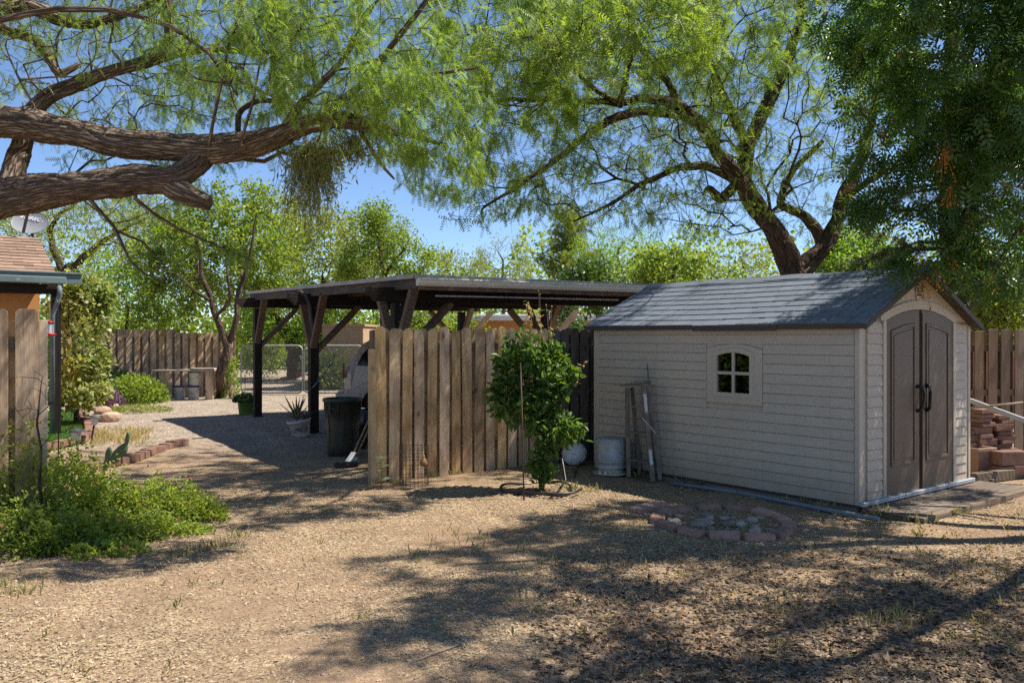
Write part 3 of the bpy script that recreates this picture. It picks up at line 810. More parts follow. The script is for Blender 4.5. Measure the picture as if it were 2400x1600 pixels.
MB().tube([(0.06, -0.08, ez - 0.2), (0.06, -0.08, ez - 0.40), (0.02, 0.0, ez - 0.58), (-0.03, 0.07, ez - 0.75), (-0.03, 0.07, 0.05)], 0.045, 8).build('downspout', M['teal'], house)

# satellite dish on the roof
dc = at(70, 521, 16.3)
dish = thing('satellite_dish', 'pale grey satellite dish with white lettering on the brown roof', 'satellite dish', dc)
ux = Vector((0.965, 0.05, -0.20)).normalized(); nrm = Vector((0.12, -0.72, 0.50)).normalized()
ux = (ux - nrm * ux.dot(nrm)).normalized(); uy = nrm.cross(ux).normalized()
m = MB(); vs = []; fs = []; NS = 32; rings = [0.0, 0.35, 0.7, 0.95, 1.0]
ra, rb = 0.335, 0.27
for r_ in rings:
    for k in range(NS):
        t = 2 * math.pi * k / NS
        p = ux * (ra * r_ * math.cos(t)) + uy * (rb * r_ * math.sin(t)) - nrm * (0.055 * (1 - r_ * r_))
        vs.append(p)
for i in range(len(rings) - 1):
    for k in range(NS):
        k2 = (k + 1) % NS
        fs.append((i * NS + k, i * NS + k2, (i + 1) * NS + k2, (i + 1) * NS + k))
off = len(vs)
for p in list(vs): vs.append(p - nrm * 0.012)
fs += [tuple(off + i for i in f)[::-1] for f in fs]
b0 = (len(rings) - 1) * NS
fs += [(b0 + k, off + b0 + k, off + b0 + (k + 1) % NS, b0 + (k + 1) % NS) for k in range(NS)]
m.add(vs, fs, True)
M['dish'] = surf('dish_grey', (0.27, 0.28, 0.30), (0.24, 0.25, 0.27), rough=0.5, bump=0.03, rnd=0)
m.build('reflector', M['dish'], dish)
M['lettering'] = surf('white_lettering', (0.85, 0.85, 0.85), rough=0.5, bump=0, rnd=0)
M['arm'] = surf('arm_brown', (0.075, 0.062, 0.058), rough=0.5, rnd=0)
tip = nrm * 0.40 + ux * 0.10 + Vector((0, 0, -0.02))
root_ = -uy * 0.27 + nrm * 0.0
MB().beam(root_, tip, 0.045, 0.03, nrm).build('feed_arm', M['arm'], dish)
lm = MB(); lm.beam(tip - ux * 0.02 + uy * 0.03, tip + ux * 0.13 + uy * 0.02, 0.07, 0.05, uy); lm.beam(tip - ux * 0.1 + uy * 0.05, tip + ux * 0.05 + uy * 0.045, 0.06, 0.04, uy)
lm.build('receiver', M['dish'], dish, bevel=0.01)
MB().tube([-nrm * 0.06, -nrm * 0.16 - Vector((0, 0, 0.1)), -nrm * 0.16 + Vector((0.02, 0, -0.36))], 0.024, 8).build('mast', M['arm'], dish)
MB().tube([-nrm * 0.16 + Vector((0.0, 0, -0.12)), Vector((-0.28, 0.15, -0.36))], 0.014, 6).build('strut', M['arm'], dish)
MB().box(-0.06, 0.16, 0.08, 0.24, -0.40, -0.365).build('foot', M['dish'], dish)
cu = bpy.data.curves.new('lettering', 'FONT'); cu.body = 'DIRECTV'; cu.size = 0.115; cu.extrude = 0.0015; cu.align_x = 'CENTER'
cu.materials.append(M['lettering'])
tx = bpy.data.objects.new('lettering_source', cu); COL.objects.link(tx)
bpy.context.view_layer.update()
tme = bpy.data.meshes.new_from_object(tx.evaluated_get(bpy.context.evaluated_depsgraph_get()))
bpy.data.objects.remove(tx)
lo = link('lettering', tme, dish)
mw = Matrix((( ux.x, uy.x, nrm.x, 0), (ux.y, uy.y, nrm.y, 0), (ux.z, uy.z, nrm.z, 0), (0, 0, 0, 1)))
pos = ux * 0.06 + uy * 0.085 - nrm * 0.028
lo.matrix_local = Matrix.Translation(pos) @ mw
em = MB()
for dx, w in ((0.0, 0.035), (0.04, 0.03)):
    em.prism([(dx, 0.0), (dx + w, 0.0), (dx + w, 0.075), (dx + w * 0.5, 0.06), (dx, 0.075)], 'z', 0, 0.003)
em = em.build('emblem', M['lettering'], dish)
em.matrix_local = Matrix.Translation(-ux * 0.26 + uy * 0.085 - nrm * 0.022) @ mw

# ================================================================ houses beyond
oh = thing('stucco_house', 'low orange stucco house with pale roof edge seen under the carport', 'house', (0, 0, 0))
a, b = at(930, 745, 31), at(1420, 745, 33)
MB().box(-4.2, 5.2, 32.0, 38.0, -0.1, 2.42).build('wall', M['stucco'], oh)
MB().box(-4.8, 5.8, 31.4, 38.6, 2.42, 2.56).build('roof', M['pale_roof'], oh, bevel=0.02)
MB().box(-4.75, 5.75, 31.32, 31.395, 2.33, 2.5).build('fascia', M['gutter'], oh)
th_ = thing('stucco_shed', 'plain tan stucco wall of a building beyond the chain-link gates', 'building', (0, 0, 0))
MB().box(-6.55, -5.15, 29.5, 33.0, -0.1, 2.1).build('wall', M['stucco_tan'], th_)
MB().box(-6.6, -5.1, 29.45, 33.05, 2.1, 2.18).build('coping', M['stucco_tan'], th_)
rh = thing('stucco_house', 'salmon red stucco house beyond the brown board fence', 'house', (0, 0, 0))
MB().box(8.6, 14.0, 17.5, 22.0, -0.1, 1.95).build('wall', M['stucco_red'], rh)
MB().box(8.3, 14.3, 17.2, 22.3, 1.95, 2.08).build('roof', M['tile'], rh)

# ================================================================ trees
def unit(a):
    return a / np.maximum(np.linalg.norm(a, axis=-1, keepdims=True), 1e-9)

def crooked(pts, step=0.22, amp=0.03, r=rng):
    """resample a polyline of (x, y, z, radius) evenly, smoothed, with natural crookedness"""
    P = np.array([list(p) for p in pts], float)
    # catmull-rom
    Q = [P[0]]
    for i in range(len(P) - 1):
        p0, p1, p2, p3 = P[max(i - 1, 0)], P[i], P[i + 1], P[min(i + 2, len(P) - 1)]
        n = max(1, int(np.linalg.norm(p2[:3] - p1[:3]) / step))
        for k in range(1, n + 1):
            t = k / n
            Q.append(0.5 * ((2 * p1) + (-p0 + p2) * t + (2 * p0 - 5 * p1 + 4 * p2 - p3) * t * t + (-p0 + 3 * p1 - 3 * p2 + p3) * t ** 3))
    Q = np.array(Q)
    n = len(Q)
    Q[:, :3] += (r.normal(size=(n, 3)) * amp * np.minimum(1, Q[:, 3:4] * 0 + 1))
    Q[:, 3] = np.maximum(Q[:, 3], 0.004)
    return Q

class Tree:
    def __init__(s, seed):
        s.r = np.random.default_rng(seed)
        s.pos = []; s.par = []; s.fix = []; s.plen = []
    def limb(s, pts, parent=None, amp=0.025, step=0.22):
        """a given limb of (x, y, z, r); joined to the nearest node already there unless it is the first"""
        Q = crooked(pts, step, amp, s.r)
        if s.pos:
            A = np.array(s.pos)
            parent = int(np.argmin(((A - Q[0, :3]) ** 2).sum(1)))
        else:
            parent = -1
        for k, q in enumerate(Q):
            s.pos.append(q[:3].copy()); s.par.append(parent); s.fix.append(q[3])
            s.plen.append((s.plen[parent] + float(np.linalg.norm(q[:3] - s.pos[parent]))) if parent >= 0 else 0.0)
            parent = len(s.pos) - 1
    def grow(s, A, step=0.17, bf=0.25, sag=0.12, jit=0.02, maxd=9.0):
        """reach every attractor from the nearest twig, with curved branches"""
        A = np.asarray(A, float)
        pos = np.array(s.pos); pl = np.array(s.plen)
        D = np.full(len(A), 1e9); N = np.zeros(len(A), int)
        for k in range(0, len(pos)):
            d = np.linalg.norm(A - pos[k], axis=1) + bf * pl[k]
            m = d < D; D[m] = d[m]; N[m] = k
        done = np.zeros(len(A), bool)
        s.tips = []
        for _ in range(len(A)):
            k = int(np.argmin(np.where(done, 1e9, D)))
            done[k] = True
            n0 = N[k]; p0 = np.array(s.pos[n0]); p1 = A[k]
            d = np.linalg.norm(p1 - p0)
            if d > maxd or d < 0.03: continue
            pp = s.par[n0]
            dr = (p0 - np.array(s.pos[pp])) if pp >= 0 else np.array([0, 0, 1.0])
            dr = dr / (np.linalg.norm(dr) + 1e-9)
            ctrl = p0 + dr * d * 0.38 + np.array([0, 0, sag * d])
            m = max(1, int(round(d / step)))
            prev = n0; new = []
            for i in range(1, m + 1):
                t = i / m
                q = (1 - t) ** 2 * p0 + 2 * t * (1 - t) * ctrl + t * t * p1
                if i < m: q = q + s.r.normal(size=3) * jit
                s.pos.append(q); s.par.append(prev); s.fix.append(0.0)
                s.plen.append(s.plen[prev] + float(np.linalg.norm(q - s.pos[prev])))
                prev = len(s.pos) - 1; new.append(prev)
            s.tips.append(prev)
            for j in new:
                dd = np.linalg.norm(A - s.pos[j], axis=1) + bf * s.plen[j]
                mm = dd < D; D[mm] = dd[mm]; N[mm] = j
        return s
    def radii(s, r0=0.0032, e=2.35):
        n = len(s.pos); acc = np.zeros(n); R_ = np.zeros(n)
        for i in range(n - 1, -1, -1):
            own = max(acc[i], r0 ** e)
            R_[i] = own ** (1 / e)
            if s.fix[i] > 0: R_[i] = s.fix[i]
            p = s.par[i]
            if p >= 0:
                acc[p] += min(own, R_[i] ** e)
        for i in range(n):                              # never thicker than what carries it
            p = s.par[i]
            if p >= 0 and s.fix[i] == 0: R_[i] = min(R_[i], R_[p] * 0.92 if R_[p] > r0 * 1.2 else r0)
        s.R = R_
        return R_
    def wood(s, name, mat, parent, rough_from=0.05, bark_amp=0.075, rmin=0.0):
        """all the wood as tubes, thick limbs with furrowed bark"""
        P = np.array(s.pos); R_ = s.R; n = len(P)
        kids = [[] for _ in range(n)]
        for i, p in enumerate(s.par):
            if p >= 0: kids[p].append(i)
        chains = []; stack = [(0, None)]
        starts = [(i, -1) for i in range(n) if s.par[i] < 0]
        while starts:
            i, p = starts.pop()
            ch = [p, i] if p >= 0 else [i]
            while kids[i]:
                ks = sorted(kids[i], key=lambda k: -R_[k])
                if s.fix[i] > 0:
                    ks = sorted(kids[i], key=lambda k: -(R_[k] + (10 if s.fix[k] > 0 and k == i + 1 else 0)))
                for k in ks[1:]: starts.append((k, i))
                i = ks[0]; ch.append(i)
            chains.append(ch)
        VV = []; F4 = []; UV = []; off = 0
        for ch in chains:
            pts = P[ch]; rad = R_[ch].copy()
            if len(ch) < 2: continue
            if s.par[ch[1]] == ch[0]: rad[0] = min(rad[0], rad[1] * 1.25)
            if rad.max() < rmin: continue
            big = rad.max() > rough_from
            if big:
                # finer rings along thick limbs
                seg = np.linalg.norm(np.diff(pts, axis=0), axis=1)
                t = np.concatenate([[0], np.cumsum(seg)])
                m = max(2, int(t[-1] / 0.022))
                tt = np.linspace(0, t[-1], m)
                pts = np.stack([np.interp(tt, t, pts[:, k]) for k in range(3)], 1)
                k5 = np.ones(7) / 7
                for k in range(3):
                    pad = np.pad(pts[:, k], 3, mode='edge'); sm = np.convolve(pad, k5, 'valid'); sm[0] = pts[0, k]; sm[-1] = pts[-1, k]; pts[:, k] = sm
                rad = np.interp(tt, t, rad)
                sides = 46 if rad.max() > 0.09 else 20
            else:
                sides = 6 if rad.max() > 0.018 else (4 if rad.max() > 0.007 else 3)
            m = len(pts)
            d = unit(np.gradient(pts, axis=0))
            x = np.cross(d, np.array([0.31, 0.17, 0.93])); x = unit(x); y = np.cross(d, x)
            a = np.linspace(0, 2 * np.pi, sides, endpoint=False)
            rr = rad[:, None] * np.ones(sides)[None]
            seg = np.linalg.norm(np.diff(pts, axis=0), axis=1); tl = np.concatenate([[0], np.cumsum(seg)])
            if big:
                ph = s.r.uniform(0, 6, 8)
                L = tl[:, None]
                w = a[None] + 0.5 * np.sin(L * 2.1 + ph[0]) + 0.22 * np.sin(L * 7.3 + ph[1])
                f = np.sin(w * 9 + 1.8 * np.sin(L * 6 + ph[2])) * 0.6 + np.sin(w * 14 + 2.4 * np.sin(L * 9.5 + ph[3]) + ph[4]) * 0.55 + 0.5 * np.sin(L * 31 + 2.5 * np.sin(w * 4 + ph[7]) + 3 * np.sin(L * 3)) * np.sin(w * 5 + ph[1])
                f = np.where(f > 0.1, 0.55 + 0.25 * f, f * 1.1)
                lump = 0.10 * np.sin(L * 3.1 + a[None] * 1 + ph[5]) + 0.07 * np.sin(L * 6.7 - a[None] * 2 + ph[6])
                rr = rr * (1 + bark_amp * f + lump + s.r.normal(size=rr.shape) * 0.02)
            ring = pts[:, None] + rr[..., None] * (np.cos(a)[None, :, None] * x[:, None] + np.sin(a)[None, :, None] * y[:, None])
            VV.append(ring.reshape(-1, 3))
            u = np.tile(a / (2 * np.pi) * 2 * np.pi * max(rad.max(), 0.01), m) ; v = np.repeat(tl, sides)
            UV.append(np.stack([u, v], 1))
            i0 = (np.arange(m - 1)[:, None] * sides + np.arange(sides)[None]).ravel() + off
            i1 = (np.arange(m - 1)[:, None] * sides + (np.arange(sides)[None] + 1) % sides).ravel() + off
            F4.append(np.stack([i0, i1, i1 + sides, i0 + sides], 1))
            if rad[-1] > 0.02:                         # sawn or broken end
                VV.append(pts[-1:] + d[-1:] * rad[-1] * 0.25); UV.append(np.zeros((1, 2)))
                c = off + m * sides
                e0 = off + (m - 1) * sides + np.arange(sides)
                F4.append(np.stack([e0, off + (m - 1) * sides + (np.arange(sides) + 1) % sides, np.full(sides, c), np.full(sides, c)], 1)[:, :4])
                off += 1
            off += m * sides
        V = np.concatenate(VV); F = np.concatenate(F4); U = np.concatenate(UV)
        tri = F[F[:, 2] == F[:, 3]][:, :3]; F = F[F[:, 2] != F[:, 3]]
        o = link(name, mesh_np(name, V, [F, tri] if len(tri) else F, mat, smooth=True, uv=U), parent)
        return o
    def twig_points(s, rmax=0.006):
        P = np.array(s.pos); par = np.array(s.par)
        idx = np.where((s.R <= rmax) & (par >= 0))[0]
        return P[par[idx]], P[idx]

# --- leaf shapes: (n, k, 3) templates in (along, across, out) coordinates
def tmpl_pinna(pairs=8, L=0.10, ll=0.020, lw=0.0085, sag=0.25):
    T = []
    for i in range(pairs):
        a = L * (0.12 + 0.86 * i / (pairs - 1)); z = -sag * a * a / L
        f = 1.0 - 0.35 * abs(i / (pairs - 1) - 0.45)
        for sg in (-1, 1):
            T.append([(a - lw * 0.5, 0, z), (a + lw * 0.55, sg * 0.0015, z), (a + lw * 0.9, sg * ll * f, z - 0.003)])
    return np.array(T)
def tmpl_compound(pairs=5, L=0.21, ll=0.058, lw=0.021, sag=0.35):
    T = []
    for i in range(pairs):
        a = L * (0.2 + 0.75 * i / (pairs - 1)); z = -sag * a * a / L
        for sg in (-1, 1):
            T.append([(a, sg * 0.002, z), (a + lw * 0.9, sg * ll * 0.4, z + 0.004), (a + lw * 1.6, sg * ll, z - 0.010), (a - lw * 0.1, sg * ll * 0.5, z + 0.003)])
    T.append([(L * 0.97, 0, -sag * L), (L + ll * 0.4, lw * 0.5, -sag * L), (L + ll, 0, -sag * L - 0.012), (L + ll * 0.45, -lw * 0.5, -sag * L)])
    return np.array(T)
def tmpl_broad(L=0.07, W=0.04, fold=0.006):
    return np.array([[(0, 0, 0), (L * 0.45, W / 2, -fold), (L, 0, -fold * 2), (L * 0.45, -W / 2, -fold)]])
def tmpl_leaf2(L=0.09, W=0.05, fold=0.012):
    """a leaf folded along its rib: two halves"""
    return np.array([[(0, 0, 0), (L * 0.35, W / 2, fold), (L * 0.72, W * 0.36, fold * 0.3), (L, 0, -fold)],
                     [(0, 0, 0), (L, 0, -fold), (L * 0.72, -W * 0.36, fold * 0.3), (L * 0.35, -W / 2, fold)]])
def tmpl_needles(n=9, L=0.11, w=0.0022):
    T = []; r = np.random.default_rng(5)
    for i in range(n):
        a = 2 * np.pi * i / n + r.uniform(-.3, .3); sp = r.uniform(0.3, 0.9)
        d = np.array([1.0, sp * np.cos(a), sp * np.sin(a)]); d /= np.linalg.norm(d)
        sd = np.cross(d, [0.2, 0.5, 0.8]); sd /= np.linalg.norm(sd)
        T.append([-sd * w, sd * w, d * L * r.uniform(0.75, 1.1)])
    return np.array(T)

def scatter(tm, P, D, r, size=(0.8, 1.2), roll=None, up=None):
    """place a template at points P along directions D; returns vertices, faces"""
    n = len(P); k, c, _ = tm.shape
    D = unit(D)
    ref = unit(r.normal(size=(n, 3)) + (np.array(up)[None] * 1.0 if up is not None else 0))
    S = unit(np.cross(D, ref)); U = np.cross(S, D)
    sc = r.uniform(size[0], size[1], n)[:, None, None]
    t = tm.reshape(-1, 3)[None] * sc
    V = P[:, None] + t[..., 0:1] * D[:, None] + t[..., 1:2] * S[:, None] + t[..., 2:3] * U[:, None]
    V = V.reshape(-1, 3)
    F = np.arange(n * k * c).reshape(-1, c)
    return V, F

def crown(tree, name, parent, tm, count, mat, seed, rmax=0.006, droop=0.5, spread_=0.7, jit=0.04, size=(0.75, 1.25), tint_spread=0.35, up=(0, 0, 1.2), kind='stuff', clump=0.0, tint_noise=1.3, keep=None):
    r = np.random.default_rng(seed)
    A, B = tree.twig_points(rmax)
    i = r.integers(0, len(A), count)
    t = r.uniform(0, 1, count)[:, None]
    P = A[i] * (1 - t) + B[i] * t + r.normal(size=(count, 3)) * jit
    D = unit(B[i] - A[i]) * 0.5 + r.normal(size=(count, 3)) * spread_ + np.array([0, 0, -droop])
    if clump > 0:                                   # foliage gathers in tufts with thinner places between
        w = np.sin(P @ np.array([5.1, 3.7, 4.9]) / clump + 2 * np.sin(P @ np.array([-2.3, 3.1, 2.7]) / clump)) + np.sin(P @ np.array([-4.3, 4.4, 3.1]) / clump + 1.7)
        kp = r.uniform(size=len(P)) < np.clip(0.55 + 0.42 * w, 0.08, 1)
        P = P[kp]; D = D[kp]; i = i[kp]
    if keep is not None:
        kp = keep(P); P = P[kp]; D = D[kp]; i = i[kp]
    V, F = scatter(tm, P, D, r, size, up=up)
    cl = 0.5 + 0.5 * np.sin(P @ np.array([1.9, 1.3, 2.3]) * tint_noise + 1.0) * np.sin(P @ np.array([-1.1, 2.2, 1.2]) * tint_noise)
    tint = np.clip(0.45 * cl + 0.2 + r.normal(size=len(P)) * tint_spread * 0.75, 0, 1.35)
    o = link(name, mesh_np(name, V, F, mat, np.repeat(tint, tm.shape[0])), parent)
    if kind: o['kind'] = kind
    return o

def blob(specs, seed):
    """attractors in ellipsoids: (px, py, Y, rx_px, ry_px, rY, n)"""
    r = np.random.default_rng(seed); out = []
    for (px, py, Y, rx, ry, rY, n) in specs:
        q = r.normal(size=(n, 3)); q = unit(q) * (r.uniform(0.12, 1, (n, 1)) ** (1 / 2.4))
        yy = Y + q[:, 1] * rY
        c = at(px, py, Y)
        X = c.x + q[:, 0] * rx / FPX * Y; Z = c.z + q[:, 2] * ry / FPX * Y
        out.append(np.stack([X, yy, Z], 1))
    return np.concatenate(out)

def L_(px, py, Y, d_px):
    p = at(px, py, Y); return (p.x, p.y, p.z, d_px / 2 / FPX * Y)

def thin(A, dmin, seed=0):
    """drop attractors that crowd each other"""
    r = np.random.default_rng(seed); A = A[r.permutation(len(A))]; keep = []
    cells = {}
    for p in A:
        c = tuple((p / dmin).astype(int))
        if c in cells: continue
        cells[c] = 1; keep.append(p)
    return np.array(keep)

M['bark'] = barkmat('mesquite_bark', (0.28, 0.215, 0.155), (0.40, 0.31, 0.225), (0.07, 0.046, 0.032))
M['bark_dark'] = barkmat('dark_bark', (0.15, 0.105, 0.075), (0.21, 0.145, 0.10), (0.04, 0.027, 0.02))
M['bark_red'] = barkmat('reddish_bark', (0.16, 0.095, 0.065), (0.11, 0.07, 0.05), (0.035, 0.022, 0.017))
M['bark_pale'] = barkmat('pale_bark', (0.24, 0.175, 0.12), (0.18, 0.13, 0.09), (0.06, 0.042, 0.03))
M['mesq'] = leafmat('mesquite_leaf', (0.115, 0.19, 0.042), (0.25, 0.34, 0.075), trans=0.52)
M['mesq2'] = leafmat('mesquite_leaf_pale', (0.12, 0.195, 0.042), (0.265, 0.345, 0.075), trans=0.52)
M['china'] = leafmat('chinaberry_leaf', (0.05, 0.115, 0.028), (0.10, 0.19, 0.042), trans=0.42, rough=0.32, spec=0.5)
M['pine'] = leafmat('pine_needle', (0.05, 0.065, 0.026), (0.10, 0.105, 0.045), trans=0.25)
M['broad'] = leafmat('broad_leaf', (0.12, 0.185, 0.033), (0.28, 0.345, 0.06), trans=0.5)
M['olive'] = leafmat('olive_leaf', (0.15, 0.19, 0.045), (0.30, 0.33, 0.085), trans=0.5)
M['lime'] = leafmat('lime_leaf', (0.12, 0.22, 0.03), (0.26, 0.36, 0.055), trans=0.5)
M['deep'] = leafmat('deep_leaf', (0.04, 0.085, 0.022), (0.09, 0.15, 0.035), trans=0.35, rough=0.35, spec=0.45)
M['varieg'] = leafmat('variegated_leaf', (0.08, 0.15, 0.03), (0.52, 0.50, 0.24), trans=0.42)

# --- the big mesquite whose limbs reach in from the left
T1 = Tree(101)
b0 = at(-330, 430, 7.9)
T1.limb([(b0.x - 0.3, b0.y + 0.1, -0.1, 0.34), (b0.x - 0.25, b0.y, 1.0, 0.30), (b0.x - 0.1, b0.y, 2.0, 0.27), L_(-250, 560, 7.8, 120), L_(-90, 505, 7.7, 100),
         L_(0, 470, 7.6, 88), L_(100, 446, 7.55, 78), L_(200, 430, 7.5, 70), L_(320, 424, 7.5, 66), L_(405, 425, 7.5, 64), L_(448, 398, 7.55, 58), L_(482, 362, 7.6, 60)], amp=0.008)
T1.limb([L_(395, 432, 7.5, 56), L_(440, 455, 7.45, 46), L_(488, 478, 7.4, 34)], amp=0.006)
T1.limb([L_(-90, 505, 7.7, 88), L_(-150, 400, 7.8, 80), L_(-90, 310, 7.8, 76), L_(0, 290, 7.75, 72), L_(130, 302, 7.7, 66), L_(250, 326, 7.65, 62), L_(390, 350, 7.6, 66),
         L_(500, 356, 7.6, 66), L_(600, 340, 7.65, 58), L_(665, 312, 7.6, 50), L_(720, 290, 7.5, 44), L_(790, 281, 7.4, 38), L_(860, 292, 7.3, 36), L_(925, 318, 7.2, 32)], amp=0.008)
T1.limb([L_(15, 455, 7.9, 56), L_(38, 360, 8.05, 46), L_(70, 262, 8.1, 40), L_(112, 220, 8.15, 34), L_(207, 182, 8.2, 30), L_(275, 158, 8.2, 28), L_(361, 138, 8.2, 27), L_(392, 100, 8.2, 25), L_(398, 10, 8.2, 23), L_(380, -120, 8.3, 18)], amp=0.012)
T1.limb([L_(355, 140, 8.2, 22), L_(430, 132, 8.3, 18), L_(520, 122, 8.4, 15), L_(640, 120, 8.5, 10)], amp=0.015)
T1.limb([L_(-140, 330, 7.8, 60), L_(-90, 180, 7.9, 44), L_(-40, 40, 8.0, 38), L_(60, 10, 8.2, 34), L_(140, 50, 8.3, 30), L_(200, 62, 8.4, 24), L_(285, 38, 8.4, 18), L_(400, -20, 8.5, 10)], amp=0.015)
T1.limb([L_(-60, 60, 7.6, 20), L_(0, 44, 7.3, 16), L_(140, 20, 7.2, 15), L_(250, 26, 7.2, 13), L_(400, 62, 7.2, 11), L_(490, 130, 7.2, 9), L_(560, 225, 7.2, 6)], amp=0.01)
T1.limb([L_(-20, 60, 8.4, 26), L_(80, 92, 8.6, 24), L_(120, 130, 8.7, 22), L_(142, 178, 8.7, 18), L_(190, 150, 8.8, 12)], amp=0.015)
T1.limb([L_(660, 315, 7.6, 22), L_(700, 250, 7.5, 18), L_(760, 200, 7.4, 15), L_(830, 100, 7.3, 11), L_(880, 10, 7.2, 8)], amp=0.012)
T1.limb([L_(740, 285, 7.5, 22), L_(810, 240, 7.4, 18), L_(900, 130, 7.3, 14), L_(980, 30, 7.2, 11), L_(1040, -60, 7.2, 7)], amp=0.012)
T1.limb([L_(860, 290, 7.3, 18), L_(930, 240, 7.2, 13), L_(1000, 180, 7.1, 10), L_(1110, 155, 7.1, 6)], amp=0.012)
T1.limb([L_(920, 315, 7.2, 16), L_(980, 325, 7.2, 12), L_(1060, 350, 7.2, 7)], amp=0.012)
T1.limb([L_(840, 295, 7.35, 12), L_(880, 360, 7.3, 10), L_(900, 400, 7.3, 8), L_(925, 420, 7.3, 5)], amp=0.01)
T1.limb([L_(205, 462, 7.5, 10), L_(262, 533, 7.5, 9), L_(305, 608, 7.5, 7), L_(345, 647, 7.5, 5), L_(425, 662, 7.5, 3)], amp=0.008)
T1.limb([L_(262, 533, 7.5, 7), L_(330, 565, 7.5, 5), L_(385, 620, 7.5, 3)], amp=0.008)
T1.limb([L_(318, 462, 7.5, 10), L_(360, 505, 7.5, 9), L_(420, 540, 7.55, 7), L_(520, 580, 7.6, 5), L_(590, 612, 7.6, 3)], amp=0.008)
T1.limb([L_(480, 360, 7.5, 9), L_(520, 200, 7.3, 7), L_(540, 80, 7.2, 4)], amp=0.02)
T1.limb([L_(560, 345, 7.5, 8), L_(585, 240, 7.3, 6), L_(620, 100, 7.1, 4)], amp=0.02)
A = blob([(230, 170, 8.8, 330, 170, 1.6, 620), (560, 130, 8.0, 280, 160, 1.3, 420), (800, 130, 7.3, 300, 170, 1.0, 620), (950, 260, 7.1, 200, 130, 0.7, 430),
          (1040, 390, 7.2, 110, 70, 0.5, 110), (700, 350, 8.0, 150, 60, 0.5, 60), (330, 420, 8.5, 260, 110, 0.6, 90),
          (440, 600, 7.55, 130, 55, 0.3, 30), (500, -130, 8.4, 700, 170, 2.0, 420), (150, 30, 8.2, 260, 120, 1.2, 160)], 7)
A = thin(A, 0.15)
T1.grow(A, step=0.15, bf=0.22, sag=0.10, jit=0.018)
T1.radii(0.0034, 2.35)
mesq1 = thing('mesquite_tree', 'old mesquite with two thick furrowed limbs reaching in over the yard', 'tree', (0, 0, 0))
T1.wood('trunk', M['bark'], mesq1)
P1 = tmpl_pinna(8)
# leaf-laden to the right, thin and twiggy to the left
def keep1(P):
    px = CX + FPX * P[:, 0] / P[:, 1]; py = HORIZON - FPX * (P[:, 2] - EYE) / P[:, 1]
    r = np.random.default_rng(3)
    dens = np.interp(px, [0, 250, 420, 560, 1200], [0.36, 0.42, 0.6, 1.0, 1.0])
    return r.uniform(size=len(P)) < dens
crown(T1, 'crown', mesq1, P1, 52000, M['mesq'], 21, rmax=0.0065, droop=0.9, spread_=0.55, jit=0.035, size=(0.5, 1.45), keep=keep1, clump=1.0)

# --- the mesquite behind the shed
T2 = Tree(202)
p = at(1880, 640, 14.5)
T2.limb([(p.x + 0.02, 14.5, -0.1, 0.30), (p.x, 14.5, 1.2, 0.27), (p.x - 0.02, 14.5, 2.4, 0.25), L_(1862, 645, 14.5, 64), L_(1838, 590, 14.4, 50), L_(1806, 530, 14.3, 46), L_(1768, 478, 14.2, 43), L_(1742, 430, 14.1, 38),
         L_(1752, 350, 14.2, 34), L_(1800, 235, 14.4, 30), L_(1850, 130, 14.6, 24), L_(1880, 20, 14.8, 18), L_(1890, -120, 15.0, 12)], amp=0.012)
T2.limb([L_(1872, 640, 14.5, 52), L_(1905, 608, 14.55, 42), L_(1940, 560, 14.7, 36), L_(1962, 515, 14.8, 31), L_(1985, 450, 15.0, 30), L_(2030, 330, 15.2, 22), L_(2060, 180, 15.4, 16), L_(2090, 20, 15.6, 10)], amp=0.015)
T2.limb([L_(1930, 575, 14.7, 28), L_(1890, 500, 14.8, 22), L_(1830, 475, 14.9, 18), L_(1860, 400, 15.0, 14), L_(1930, 330, 15.1, 9)], amp=0.02)
T2.limb([L_(1755, 455, 14.15, 34), L_(1700, 380, 13.6, 30), L_(1640, 290, 13.0, 26), L_(1560, 240, 12.5, 22), L_(1450, 238, 12.0, 18), L_(1330, 235, 11.5, 13), L_(1160, 232, 11.0, 8)], amp=0.015)
T2.limb([L_(1640, 290, 13.0, 24), L_(1560, 262, 12.5, 22), L_(1454, 272, 12.0, 19), L_(1337, 346, 11.5, 14), L_(1213, 437, 11.0, 9), L_(1120, 495, 10.7, 5)], amp=0.012)
T2.limb([L_(1745, 440, 14.1, 24), L_(1670, 395, 13.7, 19), L_(1592, 392, 13.3, 15), L_(1500, 435, 13.0, 11), L_(1430, 478, 12.7, 8), L_(1340, 520, 12.5, 4)], amp=0.012)
T2.limb([L_(1600, 255, 12.7, 20), L_(1560, 190, 12.5, 17), L_(1516, 138, 12.4, 14), L_(1470, 40, 12.3, 10), L_(1440, -80, 12.2, 7)], amp=0.015)
T2.limb([L_(1460, 240, 12.0, 14), L_(1400, 215, 11.7, 11), L_(1340, 160, 11.5, 8), L_(1270, 80, 11.3, 5)], amp=0.015)
T2.limb([L_(1760, 345, 14.2, 24), L_(1700, 240, 13.8, 20), L_(1660, 130, 13.5, 16), L_(1640, 20, 13.3, 12), L_(1620, -120, 13.2, 8)], amp=0.015)
T2.limb([L_(1454, 250, 12.0, 16), L_(1470, 160, 10.8, 13), L_(1500, 90, 9.8, 9), L_(1480, 20, 9.0, 5)], amp=0.015)
T2.limb([L_(1337, 240, 11.5, 12), L_(1280, 170, 10.4, 9), L_(1200, 100, 9.4, 5)], amp=0.015)
T2.limb([L_(1280, 170, 10.4, 9), L_(1320, 110, 9.3, 7), L_(1340, 70, 8.6, 4)], amp=0.015)
T2.limb([L_(1690, 470, 14.0, 22), L_(1660, 440, 13.8, 18)], amp=0.003)
